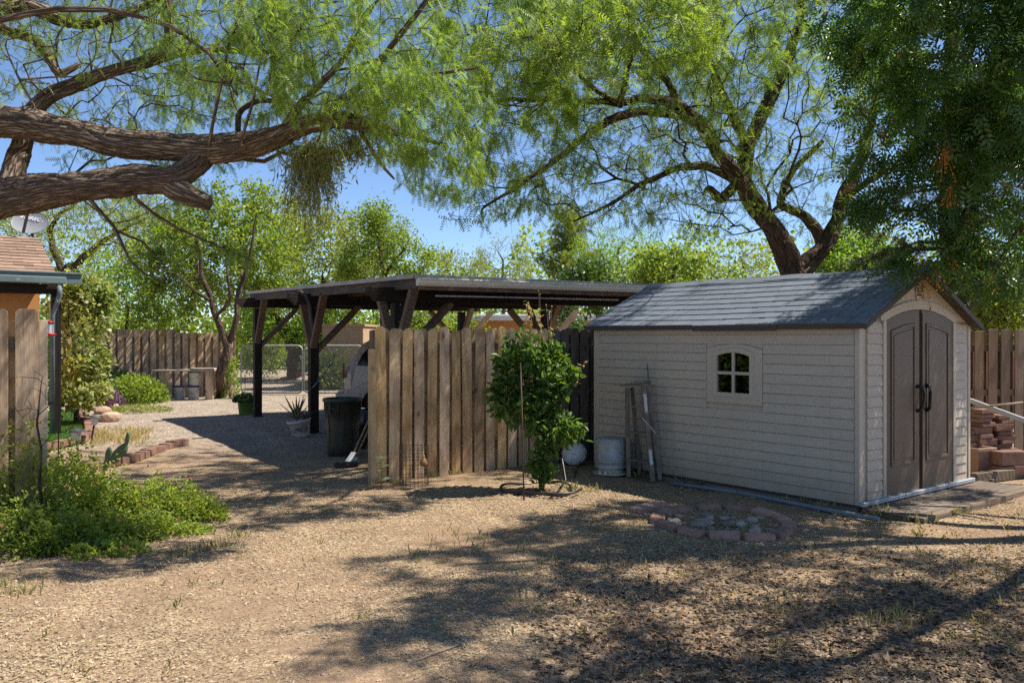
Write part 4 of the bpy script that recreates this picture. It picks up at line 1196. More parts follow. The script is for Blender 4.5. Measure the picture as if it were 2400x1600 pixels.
T2.limb([L_(1960, 480, 14.9, 20), L_(2030, 430, 14.6, 14), L_(2110, 380, 14.2, 9)], amp=0.015)
A = blob([(1480, 150, 12.2, 380, 220, 2.0, 900), (1230, 330, 11.0, 190, 190, 1.0, 420), (1800, 200, 14.0, 300, 260, 2.0, 700), (1420, 440, 12.5, 260, 100, 1.0, 300), (1650, 420, 13.5, 240, 150, 1.2, 330),
          (1920, 430, 14.8, 190, 150, 1.0, 200), (1150, 120, 11.0, 220, 200, 1.0, 330), (1500, -180, 12.5, 700, 220, 2.6, 520), (1100, 470, 10.7, 70, 60, 0.4, 60), (2000, 80, 15.2, 240, 220, 1.6, 260), (1470, 70, 9.4, 240, 120, 0.8, 330), (1230, 110, 9.5, 170, 110, 0.6, 180), (1330, 70, 8.7, 210, 90, 0.5, 170)], 17)
A = thin(A, 0.19)
T2.grow(A, step=0.25, bf=0.2, sag=0.10, jit=0.025)
T2.radii(0.0044, 2.35)
mesq2 = thing('mesquite_tree', 'feathery green mesquite with forked trunk rising behind the tan shed', 'tree', (0, 0, 0))
T2.wood('trunk', M['bark_dark'], mesq2)
def keep2(P):
    px = CX + FPX * P[:, 0] / P[:, 1]; py = HORIZON - FPX * (P[:, 2] - EYE) / P[:, 1]
    r = np.random.default_rng(4)
    low = np.interp(py, [240, 380], [1.0, 0.5]); side = np.interp(px, [1150, 1260], [0.0, 1.0])
    return r.uniform(size=len(P)) < 1 - side * (1 - low)
crown(T2, 'crown', mesq2, tmpl_pinna(6, 0.125, 0.026, 0.0135), 86000, M['mesq2'], 31, rmax=0.0085, droop=0.7, spread_=0.55, jit=0.04, size=(0.55, 1.5), clump=1.3, keep=keep2)

# --- chinaberry hanging over the shed from the right
T3 = Tree(303)
T3.limb([(7.9, 7.6, -0.1, 0.24), (7.8, 7.6, 1.5, 0.21), (7.6, 7.7, 2.8, 0.19), (7.1, 7.7, 3.7, 0.14), (6.4, 7.7, 4.5, 0.10), (5.5, 7.6, 5.2, 0.07), (4.5, 7.4, 5.7, 0.045), (3.4, 7.2, 6.0, 0.025)], amp=0.02)
T3.limb([(7.4, 7.7, 3.2, 0.12), (6.9, 8.3, 3.9, 0.085), (6.3, 8.7, 4.2, 0.06), (5.6, 8.9, 4.3, 0.035), (4.9, 9.0, 4.1, 0.02)], amp=0.02)
T3.limb([(7.6, 7.7, 2.8, 0.1), (7.1, 8.3, 3.0, 0.06), (6.5, 8.8, 3.0, 0.04), (5.7, 8.9, 2.85, 0.02)], amp=0.02)
T3.limb([(7.1, 7.7, 3.7, 0.10), (6.6, 6.6, 4.6, 0.07), (5.8, 5.6, 5.3, 0.045), (4.8, 4.9, 5.6, 0.02)], amp=0.02)
T3.limb([(7.2, 7.7, 3.6, 0.12), (7.0, 7.9, 5.2, 0.08), (6.6, 8.3, 6.8, 0.05), (6.2, 8.6, 8.0, 0.02)], amp=0.02)
T3.limb([(6.4, 7.7, 4.5, 0.07), (5.6, 8.6, 5.4, 0.045), (4.7, 9.4, 6.0, 0.025)], amp=0.02)
A = blob([(2260, 120, 8.2, 280, 260, 1.3, 520), (2120, 330, 8.8, 150, 130, 0.6, 130), (2330, 430, 8.4, 150, 260, 0.8, 330), (2340, 600, 9.0, 120, 90, 0.4, 90), (2080, 30, 8.0, 150, 110, 1.0, 130), (2160, 620, 8.6, 60, 30, 0.2, 16), (2020, 470, 8.8, 60, 50, 0.3, 20)], 27)
r_ = np.random.default_rng(5)
q = unit(r_.normal(size=(430, 3))) * r_.uniform(0.2, 1, (430, 1)) ** (1 / 2.4)
A2 = np.array([5.2, 6.4, 6.3]) + q * np.array([2.6, 2.2, 1.1])
q = unit(r_.normal(size=(230, 3))) * r_.uniform(0.2, 1, (230, 1)) ** (1 / 2.4)
A3 = np.array([6.7, 9.8, 4.9]) + q * np.array([1.5, 0.8, 1.5])
A = thin(np.concatenate([A, A2, A3]), 0.22)
T3.grow(A, step=0.2, bf=0.2, sag=0.12, jit=0.025)
T3.radii(0.0036, 2.3)
china = thing('chinaberry_tree', 'dark glossy chinaberry with orange berry clusters hanging over the shed', 'tree', (0, 0, 0))
T3.wood('trunk', M['bark_red'], china)
crown(T3, 'crown', china, tmpl_compound(), 21000, M['china'], 41, rmax=0.0085, droop=0.45, spread_=0.7, jit=0.04, size=(0.75, 1.25), clump=1.6)

# --- pine behind the shed, right
T4 = Tree(404)
pb = at(2228, 700, 13.6)
T4.limb([(pb.x, 13.6, -0.1, 0.19), (pb.x + 0.03, 13.6, 2.0, 0.17), (pb.x - 0.02, 13.6, 4.0, 0.14), (pb.x, 13.6, 6.0, 0.10), (pb.x + 0.05, 13.6, 8.5, 0.05)], amp=0.015)
r_ = np.random.default_rng(44); At = []
for k in range(30):
    z = r_.uniform(2.3, 7.0); an = r_.uniform(0, 6.28); ln = r_.uniform(0.9, 2.0)
    tip = np.array([pb.x + math.cos(an) * ln, 13.6 + math.sin(an) * ln, z - 0.15 * ln])
    T4.limb([(pb.x, 13.6, z, 0.03), (pb.x + math.cos(an) * ln * 0.5, 13.6 + math.sin(an) * ln * 0.5, z + 0.05, 0.018), (*tip, 0.006)], amp=0.02)
    for _ in range(13):
        f = r_.uniform(0.3, 1.1)
        At.append(np.array([pb.x + math.cos(an) * ln * f, 13.6 + math.sin(an) * ln * f, z - 0.15 * ln * f]) + r_.normal(size=3) * np.array([0.3, 0.3, 0.2]))
T4.grow(np.array(At), step=0.2, bf=0.2, sag=-0.1)
T4.radii(0.004, 2.3)
pine = thing('pine_tree', 'dark drooping pine with reddish trunk behind the shed', 'tree', (0, 0, 0))
T4.wood('trunk', M['bark_red'], pine)
crown(T4, 'crown', pine, tmpl_needles(9, 0.15, 0.003), 9000, M['pine'], 51, rmax=0.02, droop=0.6, spread_=0.6, jit=0.03, up=None)

def bgtree(name, label, base, limbs, blobs, tm, count, mat, bark, seed, thin_d=0.4, rmax=0.012, r0=0.006, droop=0.3, size=(0.7, 1.3), step=0.4, jit=0.14, rmin=0.0066, spread_=0.8, sag=0.1, cat='tree', group=None):
    T = Tree(seed)
    for lm in limbs: T.limb(lm, amp=0.03, step=step * 0.8)
    A = thin(blob(blobs, seed + 1), thin_d)
    T.grow(A, step=step, bf=0.25, sag=sag, jit=0.05)
    T.radii(r0, 2.3)
    o = thing(name, label, cat, (0, 0, 0), group=group)
    T.wood('trunk', bark, o, rough_from=0.12, rmin=rmin)
    crown(T, 'crown', o, tm, count, mat, seed + 2, rmax=rmax, droop=droop, spread_=spread_, jit=jit, size=size, clump=2.2)
    return T

def trunk_of(px, py_top, Y, d, lean=0.0):
    p = at(px, py_top, Y)
    return [(p.x - lean, Y, -0.1, d), (p.x - lean * 0.6, Y, p.z * 0.4, d * 0.85), (p.x, Y, p.z, d * 0.55)]

B9 = tmpl_broad(0.10, 0.055); B7 = tmpl_broad(0.085, 0.045); B12 = tmpl_broad(0.14, 0.06); B10 = tmpl_broad(0.11, 0.03)
# tree with two pale stems in front of the far fence
bgtree('hackberry_tree', 'bright leafy tree with two pale stems beside the plank work table', None,
       [[(*gp(516, 938, -0.1)[:2], -0.1, 0.13), (*at(518, 880, 23.4), 0.12), (*at(532, 815, 23.4), 0.105), (*at(505, 730, 23.3), 0.07), (*at(478, 660, 23.2), 0.06), (*at(462, 560, 23.2), 0.03)],
        [(*at(532, 815, 23.4), 0.085), (*at(556, 745, 23.4), 0.08), (*at(562, 680, 23.5), 0.08), (*at(590, 590, 23.5), 0.04), (*at(600, 500, 23.5), 0.02)],
        [(*at(505, 740, 23.3), 0.06), (*at(540, 700, 23.0), 0.05), (*at(530, 620, 22.8), 0.03)],
        [(*at(490, 700, 23.2), 0.05), (*at(420, 650, 23.0), 0.03), (*at(360, 620, 23.0), 0.015)]],
       [(500, 590, 25.0, 190, 140, 1.6, 420), (400, 650, 24.6, 120, 90, 1.2, 170), (600, 600, 25.6, 110, 130, 1.4, 210), (560, 480, 25.6, 110, 60, 1.0, 100), (400, 735, 24.8, 100, 40, 0.6, 60)],
       tmpl_broad(0.115, 0.06), 36000, M['broad'], M['bark_pale'], 501, size=(0.7, 1.35))
bgtree('mesquite_tree', 'wide pale green mesquite standing behind the orange house', None, [trunk_of(150, 640, 31, 0.3), [(*at(150, 640, 31), 0.15), (*at(250, 560, 30.5), 0.08), (*at(330, 520, 30), 0.03)], [(*at(150, 650, 31), 0.14), (*at(120, 540, 31), 0.08), (*at(180, 470, 31), 0.04)]],
       [(200, 540, 31, 210, 110, 2.5, 420), (330, 580, 30, 100, 90, 1.5, 160), (60, 500, 32, 130, 100, 2.0, 180), (300, 490, 33, 120, 60, 1.5, 120)], B10, 34000, M['olive'], M['bark_dark'], 511)
bgtree('pomegranate_bush', 'lime green bush dotted red rising over the far fence', None, [trunk_of(300, 720, 26.6, 0.08)],
       [(300, 710, 26.6, 95, 80, 1.0, 220), (360, 730, 26.4, 70, 60, 0.8, 110), (250, 660, 26.8, 60, 70, 0.8, 90)], B9, 11000, M['lime'], M['bark_pale'], 521, cat='bush')
bgtree('variegated_shrub', 'tall cream and green variegated shrub beside the house downspout', None, [trunk_of(178, 820, 17.2, 0.05), [(*at(178, 860, 17.2), 0.03), (*at(160, 720, 17.2), 0.015)]],
       [(188, 740, 17.2, 60, 95, 0.8, 260), (175, 690, 17.2, 55, 50, 0.6, 100), (175, 840, 17.0, 66, 75, 0.6, 190), (180, 915, 16.8, 66, 40, 0.6, 90), (218, 720, 17.3, 38, 70, 0.5, 90)], tmpl_broad(0.10, 0.07), 24000, M['varieg'], M['bark_pale'], 531, thin_d=0.25, step=0.25, jit=0.09, cat='shrub')
bgtree('leafy_tree', 'yellow green tree behind the far end of the carport', None, [trunk_of(760, 660, 34, 0.22)],
       [(760, 590, 34, 150, 110, 2.2, 360), (690, 520, 35, 90, 70, 1.5, 120), (830, 640, 33, 90, 60, 1.2, 120)], tmpl_broad(0.13, 0.06), 25000, M['olive'], M['bark_dark'], 541, jit=0.2)
bgtree('leafy_tree', 'upright dark-branched tree against the open sky behind the carport', None, [trunk_of(900, 640, 29, 0.16), [(*at(900, 640, 29), 0.08), (*at(880, 520, 29), 0.03)], [(*at(900, 650, 29), 0.08), (*at(960, 560, 29), 0.03)]],
       [(900, 560, 29, 85, 80, 1.3, 190), (960, 610, 29, 70, 50, 1.0, 110), (850, 620, 29, 70, 60, 1.0, 110), (880, 500, 29, 30, 40, 0.6, 30)], B9, 20000, M['broad'], M['bark_dark'], 551, jit=0.16)
bgtree('gate_tree', 'tree with a dark leaning trunk just beyond the chain-link gates', None,
       [[(*gp(692, 886, -0.1)[:2], -0.1, 0.32), (*at(690, 840, 34), 0.28), (*at(680, 790, 34), 0.24), (*at(640, 740, 34), 0.14), (*at(600, 690, 34), 0.06)], [(*at(688, 800, 34), 0.18), (*at(720, 760, 34), 0.15), (*at(770, 700, 34), 0.06)]],
       [(660, 720, 34, 130, 70, 2.2, 300), (790, 740, 33, 70, 50, 1.4, 130), (700, 780, 33, 110, 30, 1.5, 90)], tmpl_broad(0.14, 0.075), 13000, M['lime'], M['bark_red'], 561, jit=0.2)
for (px, py, Y, rx, ry, tm, mt, n, lb, sd) in (
        (1060, 640, 41, 80, 60, B9, 'olive', 6000, 'grey green bush peeking over the near corner of the carport roof', 571),
        (1180, 610, 38, 80, 60, B10, 'olive', 5200, 'thin airy young tree against the sky above the gutter', 581),
        (1450, 590, 37, 120, 70, B10, 'lime', 9000, 'pale yellow green tree above the far end of the gutter', 591),
        (1400, 655, 24.5, 95, 42, B12, 'deep', 5200, 'large-leaved evergreen shrub right behind the carport roof', 601),
        (1580, 635, 23.5, 150, 55, B12, 'broad', 6500, 'dense evergreen shrub between carport roof and shed ridge', 611),
        (1740, 620, 39, 90, 60, B10, 'olive', 5200, 'pale airy tree seen past the forked mesquite trunk', 621),
        (2010, 610, 21, 130, 70, B9, 'lime', 8500, 'sunlit yellow green tree between mesquite trunk and pine', 631),
        (2340, 690, 15.5, 120, 75, B9, 'olive', 9000, 'olive bush above the brown board fence', 641),
        (1090, 760, 30.0, 60, 26, B9, 'lime', 2600, 'yellow green bush under the carport beam before the orange house', 651),
        (980, 760, 27.5, 70, 45, B9, 'broad', 4200, 'leafy bush seen under the near carport beam', 661),
        (1330, 735, 27.0, 50, 45, B12, 'deep', 2600, 'dark bush under the carport beam beside the shed roof', 671),
        (760, 850, 28.6, 55, 40, tmpl_broad(0.16, 0.1), 'broad', 1800, 'big-leaved bush against the tan stucco wall', 681),
        (600, 800, 36.0, 70, 50, B9, 'broad', 5000, 'reddish green bush beyond the gate near the carport end post', 691)):
    bgtree('bush' if ry < 50 else 'leafy_tree', lb, None, [trunk_of(px, py, Y, 0.09)], [(px, py, Y, rx, ry, max(0.6, rx / FPX * Y * 0.8), 60 + int(rx * ry / 40)), (px + rx * 0.3, py + ry * 0.9, Y, rx * 0.9, ry * 0.7, 0.9, 80)],
           tm, int(n * 1.8), M[mt], M['bark_dark'], sd, jit=0.16, cat='bush' if ry < 50 else 'tree', thin_d=0.35)
# tall far pine
T5 = Tree(701)
pb = at(1335, 600, 43)
T5.limb([(pb.x, 43, -0.1, 0.25), (pb.x, 43, 4, 0.2), (pb.x + 0.1, 43, 8.2, 0.05)], amp=0.02)
A = blob([(1335, 545, 43, 48, 60, 1.0, 120), (1335, 610, 43, 75, 40, 1.5, 120), (1330, 500, 43, 26, 30, 0.5, 30)], 702)
T5.grow(thin(A, 0.35), step=0.4, sag=-0.05); T5.radii(0.008)
fp = thing('pine_tree', 'tall dark pine far behind the carport, poking into the blue sky', 'tree', (0, 0, 0))
T5.wood('trunk', M['bark_dark'], fp); crown(T5, 'crown', fp, tmpl_needles(9, 0.26, 0.012), 3000, M['olive'], 703, rmax=0.03, droop=0.0, spread_=0.8, jit=0.15, up=None)

# a far belt of trees that reads as one mass all along the back
r_ = np.random.default_rng(77)
n = 72000
an = r_.uniform(-1.0, 1.0, n)
Yb = 50 + r_.normal(size=n) * 2.0
Xb = np.tan(an * 0.75) * Yb
top = np.interp(Xb, [-40, -14, -9.5, -6, 0, 2, 14, 40], [9.5, 9.5, 7.6, 6.6, 6.0, 7.2, 7.6, 8.5]) + 0.9 * np.sin(Xb * 0.6 + 1) + 0.7 * np.sin(Xb * 1.3) + 0.5 * np.sin(Xb * 2.9)
Zb = r_.uniform(0, 1, n) ** 1.25 * top
k_ = 26000                                   # the undergrowth in front of it
Yb[:k_] = 46 + r_.normal(size=k_) * 0.8; Xb[:k_] = r_.uniform(-34, 26, k_); Zb[:k_] = r_.uniform(0, 1, k_) * (3.0 + 0.5 * np.sin(Xb[:k_] * 1.7))
V, F = scatter(tmpl_broad(0.32, 0.17), np.stack([Xb, Yb, Zb], 1), r_.normal(size=(n, 3)), r_, (0.6, 1.3))
tb = link('treeline', mesh_np('treeline', V, F, M['broad'], r_.uniform(0, 1, n)))
tag(tb, 'far belt of green trees along the back of the yard', 'trees', kind='stuff')

# ================================================================ things in the yard
def ico(c, r, sub=1, scale=(1, 1, 1), jit=0.0, rs=random):
    bm = bmesh.new(); bmesh.ops.create_icosphere(bm, subdivisions=sub, radius=r)
    vs = []
    for v in bm.verts:
        k = 1 + rs.uniform(-jit, jit)
        vs.append((c[0] + v.co.x * scale[0] * k, c[1] + v.co.y * scale[1] * k, c[2] + v.co.z * scale[2] * k))
    fs = [tuple(v.index for v in f.verts) for f in bm.faces]
    bm.free(); return vs, fs

# orange berry clusters and mistletoe, parts of their trees
M['berry'] = surf('orange_berry', (0.48, 0.215, 0.03), (0.40, 0.16, 0.025), scale=30, rough=0.5, rnd=0.1, bump=0.05)
rb = random.Random(9)
for (px, py, Y, n) in ((2213, 235, 8.2, 14), (2338, 262, 8.3, 14), (2360, 330, 8.2, 12), (2385, 310, 8.2, 10), (2217, 345, 8.1, 12), (2212, 385, 8.1, 20), (2228, 468, 8.2, 18), (2105, 395, 8.6, 12), (2048, 398, 8.8, 10),
                       (1995, 455, 8.8, 12), (2003, 345, 8.6, 8), (2070, 325, 8.6, 8), (2170, 690, 8.55, 22), (2195, 660, 8.5, 12), (2235, 635, 8.6, 12), (2320, 655, 8.7, 14), (2150, 622, 8.5, 8), (2300, 590, 8.6, 10),
                       (2010, 135, 8.2, 8), (2110, 140, 8.0, 8), (2075, 180, 8.1, 8), (1930, 10, 8.0, 8), (2385, 550, 8.4, 10), (2270, 520, 8.5, 8)):
    c = at(px, py, Y); m = MB()
    for k in range(n):
        o = Vector((rb.gauss(0, 0.045), rb.gauss(0, 0.04), rb.gauss(0, 0.07)))
        v, f = ico(c + o, 0.0115, 1); m.add(v, f, True)
        m.tube([c + Vector((0, 0, 0.14)), c + o], 0.0012, 3, False)
    m.build('berry_cluster', M['berry'], china)
M['mistle'] = leafmat('mistletoe_leaf', (0.13, 0.15, 0.05), (0.27, 0.27, 0.10), trans=0.4)
rm = np.random.default_rng(13); VV = []; FF = []; o_ = 0
for (px, py, Y, n, dx, L) in ((722, 345, 7.7, 250, 0.10, 0.82), (755, 340, 7.7, 120, 0.10, 0.5), (825, 315, 7.5, 110, 0.11, 0.26)):
    c = at(px, py, Y)
    for k in range(n):
        p = np.array([c.x + rm.normal() * dx, Y + rm.normal() * dx * 0.8, c.z + rm.normal() * 0.05])
        d = np.array([rm.normal() * 0.16, rm.normal() * 0.16, -1.0]); ln = L * rm.uniform(0.45, 1.05) * (1 - 0.5 * min(1, abs(p[0] - c.x) / (2 * dx)))
        m_ = 9
        t = np.linspace(0, 1, m_)[:, None]
        pts = p + d * ln * t + np.cumsum(rm.normal(size=(m_, 3)) * 0.012, 0)
        dirs = rm.normal(size=(m_, 3)) + np.array([0, 0, -0.8])
        V, F = scatter(tmpl_broad(0.045, 0.012), pts, dirs, rm, (0.6, 1.4))
        w = 0.0016; sx = np.array([w, 0, 0]); ribbon = np.concatenate([pts - sx, pts + sx])
        i = np.arange(m_ - 1)
        Fr = np.stack([i, i + m_, i + m_ + 1, i + 1], 1)
        VV += [V, ribbon]; FF += [F + o_, Fr + o_ + len(V)]; o_ += len(V) + len(ribbon)
V = np.concatenate(VV); F = np.concatenate(FF)
ms = link('mistletoe', mesh_np('mistletoe', V, F, M['mistle'], rm.uniform(0, 1, len(F))), mesq1)
ms['kind'] = 'stuff'; ms['label'] = 'olive brown mistletoe clump hanging under the limb'

# --- rubbish bin
M['bin'] = surf('bin_plastic', (0.042, 0.046, 0.034), (0.034, 0.037, 0.028), rough=0.42, spec=0.45, bump=0.12, bscale=50, rnd=0.02)
bp = gp(803, 1068)
can = thing('trash_can', 'dark green round plastic trash can beside the fence post', 'trash can', bp, R(20))
MB().lathe([(0.0, 0.02), (0.205, 0.0), (0.215, 0.015), (0.225, 0.16), (0.245, 0.50), (0.262, 0.66), (0.268, 0.665), (0.272, 0.80), (0.29, 0.805), (0.292, 0.835), (0.28, 0.85), (0.262, 0.845), (0.258, 0.80), (0.25, 0.66), (0.2, 0.03), (0.0, 0.03)], 40).build('body', M['bin'], can)
for a in (R(-125), R(55)):
    h = MB(); ca, sa = math.cos(a), math.sin(a)
    P_ = lambda t, r, z: (r * math.cos(a + t), r * math.sin(a + t), z)
    h.tube([P_(-0.24, 0.262, 0.79), P_(-0.24, 0.285, 0.78), P_(-0.22, 0.283, 0.64), P_(0, 0.285, 0.62), P_(0.22, 0.283, 0.64), P_(0.24, 0.285, 0.78), P_(0.24, 0.262, 0.79)], 0.012, 6)
    h.tube([P_(-0.22, 0.28, 0.71), P_(0.0, 0.285, 0.71), P_(0.22, 0.28, 0.71)], 0.008, 6)
    h.build('handle', M['bin'], can)
h = MB(); a = R(-118)
h.tube([(0.222 * math.cos(a + t), 0.222 * math.sin(a + t), z) for t, z in ((-0.3, 0.03), (-0.26, 0.17), (-0.2, 0.2), (0.2, 0.2), (0.26, 0.17), (0.3, 0.03))], 0.006, 5)
h.build('foot_rib', M['bin'], can)
for t in (R(-60), R(-95), R(-150), R(0)):
    MB().tube([(0.226 * math.cos(t), 0.226 * math.sin(t), 0.2), (0.262 * math.cos(t), 0.262 * math.sin(t), 0.62)], 0.005, 5).build('rib', M['bin'], can)

# --- broom and shovel leaning on the fence post
M['handle_wood'] = wood('tool_handle', (0.36, 0.27, 0.18), (0.3, 0.22, 0.14), (0.16, 0.11, 0.07), rnd=0.05, bump=0.2)
bq = gp(812, 1094)
br = thing('push_broom', 'broom with black bristle head and pale socket lying against the fence post', 'broom', bq)
MB().tube([(0.05, 0.0, 0.09), (0.26, 0.28, 0.62), (0.30, 0.33, 0.74)], 0.014, 8).build('handle', M['handle_wood'], br)
MB().beam((0.0, -0.06, 0.04), (0.09, 0.05, 0.19), 0.085, 0.03).build('socket', M['white_pl'], br, bevel=0.008)
MB().beam((-0.14, -0.10, 0.045), (0.16, -0.01, 0.05), 0.07, 0.075).build('bristles', M['black_plastic'], br, bevel=0.01)
bs = gp(826, 1090)
shv = thing('shovel', 'long thin wooden tool handle leaning beside the broom', 'shovel', bs)
MB().tube([(0.02, 0.02, 0.06), (0.26, 0.34, 0.66), (0.29, 0.38, 0.75)], 0.013, 8).build('handle', M['handle_wood'], shv)
MB().beam((-0.05, -0.07, 0.0), (0.03, 0.03, 0.11), 0.14, 0.012).build('blade', M['metal_grey'], shv, bevel=0.004)

# --- minivan under the carport (seen past the fence post)
M['paint'] = surf('champagne_paint', (0.52, 0.42, 0.345), (0.50, 0.40, 0.33), scale=1, rough=0.3, spec=0.6, metal=0.15, bump=0.0, rnd=0)
M['tyre'] = surf('tyre_rubber', (0.016, 0.016, 0.016), (0.03, 0.028, 0.026), rough=0.85, bump=0.3, rnd=0)
M['car_glass'] = surf('dark_glass', (0.012, 0.015, 0.013), (0.014, 0.017, 0.014), rough=0.06, spec=0.7, bump=0, rnd=0)
M['trim_grey'] = surf('grey_trim', (0.09, 0.088, 0.085), rough=0.6, rnd=0)
van = thing('minivan', 'champagne minivan parked under the carport behind the fence post', 'car', (-3.55, 17.55, 0.0), R(6))
prof = [(0.02, 0.30), (-0.03, 0.42), (0.0, 0.62), (0.07, 0.66), (0.10, 1.0), (0.20, 1.22), (0.42, 1.58), (0.60, 1.68), (1.0, 1.74), (2.2, 1.75), (2.9, 1.70), (3.35, 1.42), (3.75, 1.12), (4.35, 0.98), (4.72, 0.80), (4.80, 0.55), (4.78, 0.32)]
vb = MB(); sec = [(0.0, 0.94, 0.0), (0.06, 0.99, 0.0), (0.5, 1.0, 0), (1.45, 1.0, 0), (1.89, 0.99, 0), (1.95, 0.94, 0)]
vs = []; n = len(prof)
for (yy, k, _) in sec:
    for (x, z) in prof:
        tuck = 0.13 * max(0.0, (z - 1.05) / 0.7)                 # sides lean in above the waist
        y_ = yy + (tuck if yy < 0.9 else -tuck) * (1 if yy < 0.2 or yy > 1.7 else 0.6)
        vs.append((2.4 + (x - 2.4) * k, y_, 0.25 + (z - 0.25) * (k if z > 1.3 else 1)))
fs = []
for s_ in range(len(sec) - 1):
    for i in range(n - 1):
        fs.append((s_ * n + i, s_ * n + i + 1, (s_ + 1) * n + i + 1, (s_ + 1) * n + i))
fs.append(tuple(range(n))[::-1]); fs.append(tuple((len(sec) - 1) * n + i for i in range(n)))
vb.add(vs, fs, False)
body = vb.build('body', M['paint'], van, bevel=0.012, seg=2)
def side_poly(pts, mat, nm, off=-0.012, par=van):
    m = MB()
    vv = [(x, 0.13 * max(0.0, (z - 1.05) / 0.7) + off, z) for x, z in pts]
    vv2 = [(a, b + 0.02, c) for a, b, c in vv]
    k = len(pts)
    m.add(vv + vv2, [tuple(range(k))] + [(i, k + i, k + (i + 1) % k, (i + 1) % k) for i in range(k)])
    return m.build(nm, mat, par)
side_poly([(0.36, 1.15), (0.47, 1.38), (0.64, 1.56), (1.15, 1.60), (1.15, 1.12)], M['car_glass'], 'window')
side_poly([(1.22, 1.12), (1.22, 1.60), (2.1, 1.62), (2.1, 1.12)], M['car_glass'], 'window')
side_poly([(2.16, 1.12), (2.16, 1.62), (2.6, 1.60), (3.15, 1.30), (3.3, 1.12)], M['car_glass'], 'window')
arcs = [(0.84 + 0.40 * math.cos(t), 0.33 + 0.38 * math.sin(t)) for t in np.linspace(0, math.pi, 15)]
side_poly([(0.44, 0.28)] + arcs[::-1] + [(1.24, 0.28)], M['dark'], 'wheel_arch', -0.008)
lip = MB(); lip.tube([(x, -0.012, z) for x, z in arcs], 0.016, 6); lip.build('arch_lip', M['paint'], van)
side_poly([(3.4, 0.28)] + [(x + 2.96, z) for x, z in arcs[::-1]] + [(4.2, 0.28)], M['dark'], 'wheel_arch', -0.008)
for x in (0.84, 3.80):
    for y in (0.09, 1.86):
        w = MB().lathe([(0.19, -0.1), (0.30, -0.10), (0.325, -0.07), (0.325, 0.07), (0.30, 0.10), (0.19, 0.1)], 28).build('wheel', M['tyre'], van, (x, y, 0.325), (R(90), 0, 0))
        rim = MB().lathe([(0.0, 0.06), (0.04, 0.07), (0.08, 0.05), (0.16, 0.085), (0.2, 0.09), (0.2, 0.0)], 24).build('rim', M['galv'], w)
MB().box(-0.075, 0.46, -0.02, 0.3, 0.40, 0.62).build('bumper', M['paint'], van, bevel=0.04, seg=3)
MB().box(0.07, 0.11, -0.004, 0.12, 0.9, 1.2).build('tail_light', surf('tail_light', (0.25, 0.02, 0.02), rough=0.2, rnd=0), van, bevel=0.01)
MB().box(0.92, 1.04, -0.025, -0.002, 0.95, 0.985).build('door_handle', M['trim_grey'], van, bevel=0.005)
for x in (1.18, 2.13):
    MB().box(x, x + 0.008, -0.004, 0.002, 0.34, 1.10).build('door_seam', M['dark'], van)

# --- black mower between bin and van
mw_ = thing('lawn_mower', 'black yard machine with grey tube handle half hidden behind the trash can', 'mower', (-2.5, 13.5, 0), R(30))
MB().box(-0.05, 0.5, -0.25, 0.25, 0.1, 0.32).build('deck', M['black_plastic'], mw_, bevel=0.05, seg=2)
MB().lathe([(0.0, 0.0), (0.14, 0.0), (0.15, 0.03), (0.14, 0.2), (0.1, 0.26), (0.0, 0.27)], 20).build('engine', M['black_plastic'], mw_, (0.22, 0, 0.33))
for (x, y) in ((0.0, -0.29), (0.45, -0.29), (0.0, 0.29), (0.45, 0.29)):
    w = MB().lathe([(0.0, -0.03), (0.05, -0.035), (0.09, -0.03), (0.11, -0.02), (0.11, 0.02), (0.09, 0.03), (0.0, 0.03)], 20).build('wheel', M['tyre'], mw_, (x, y, 0.11), (R(90), 0, 0))
MB().tube([(0.0, -0.2, 0.3), (-0.1, -0.2, 0.75), (-0.12, -0.15, 0.8), (-0.12, 0.15, 0.8), (-0.1, 0.2, 0.75), (0.0, 0.2, 0.3)], 0.016, 8).build('handle', M['metal_grey'], mw_)

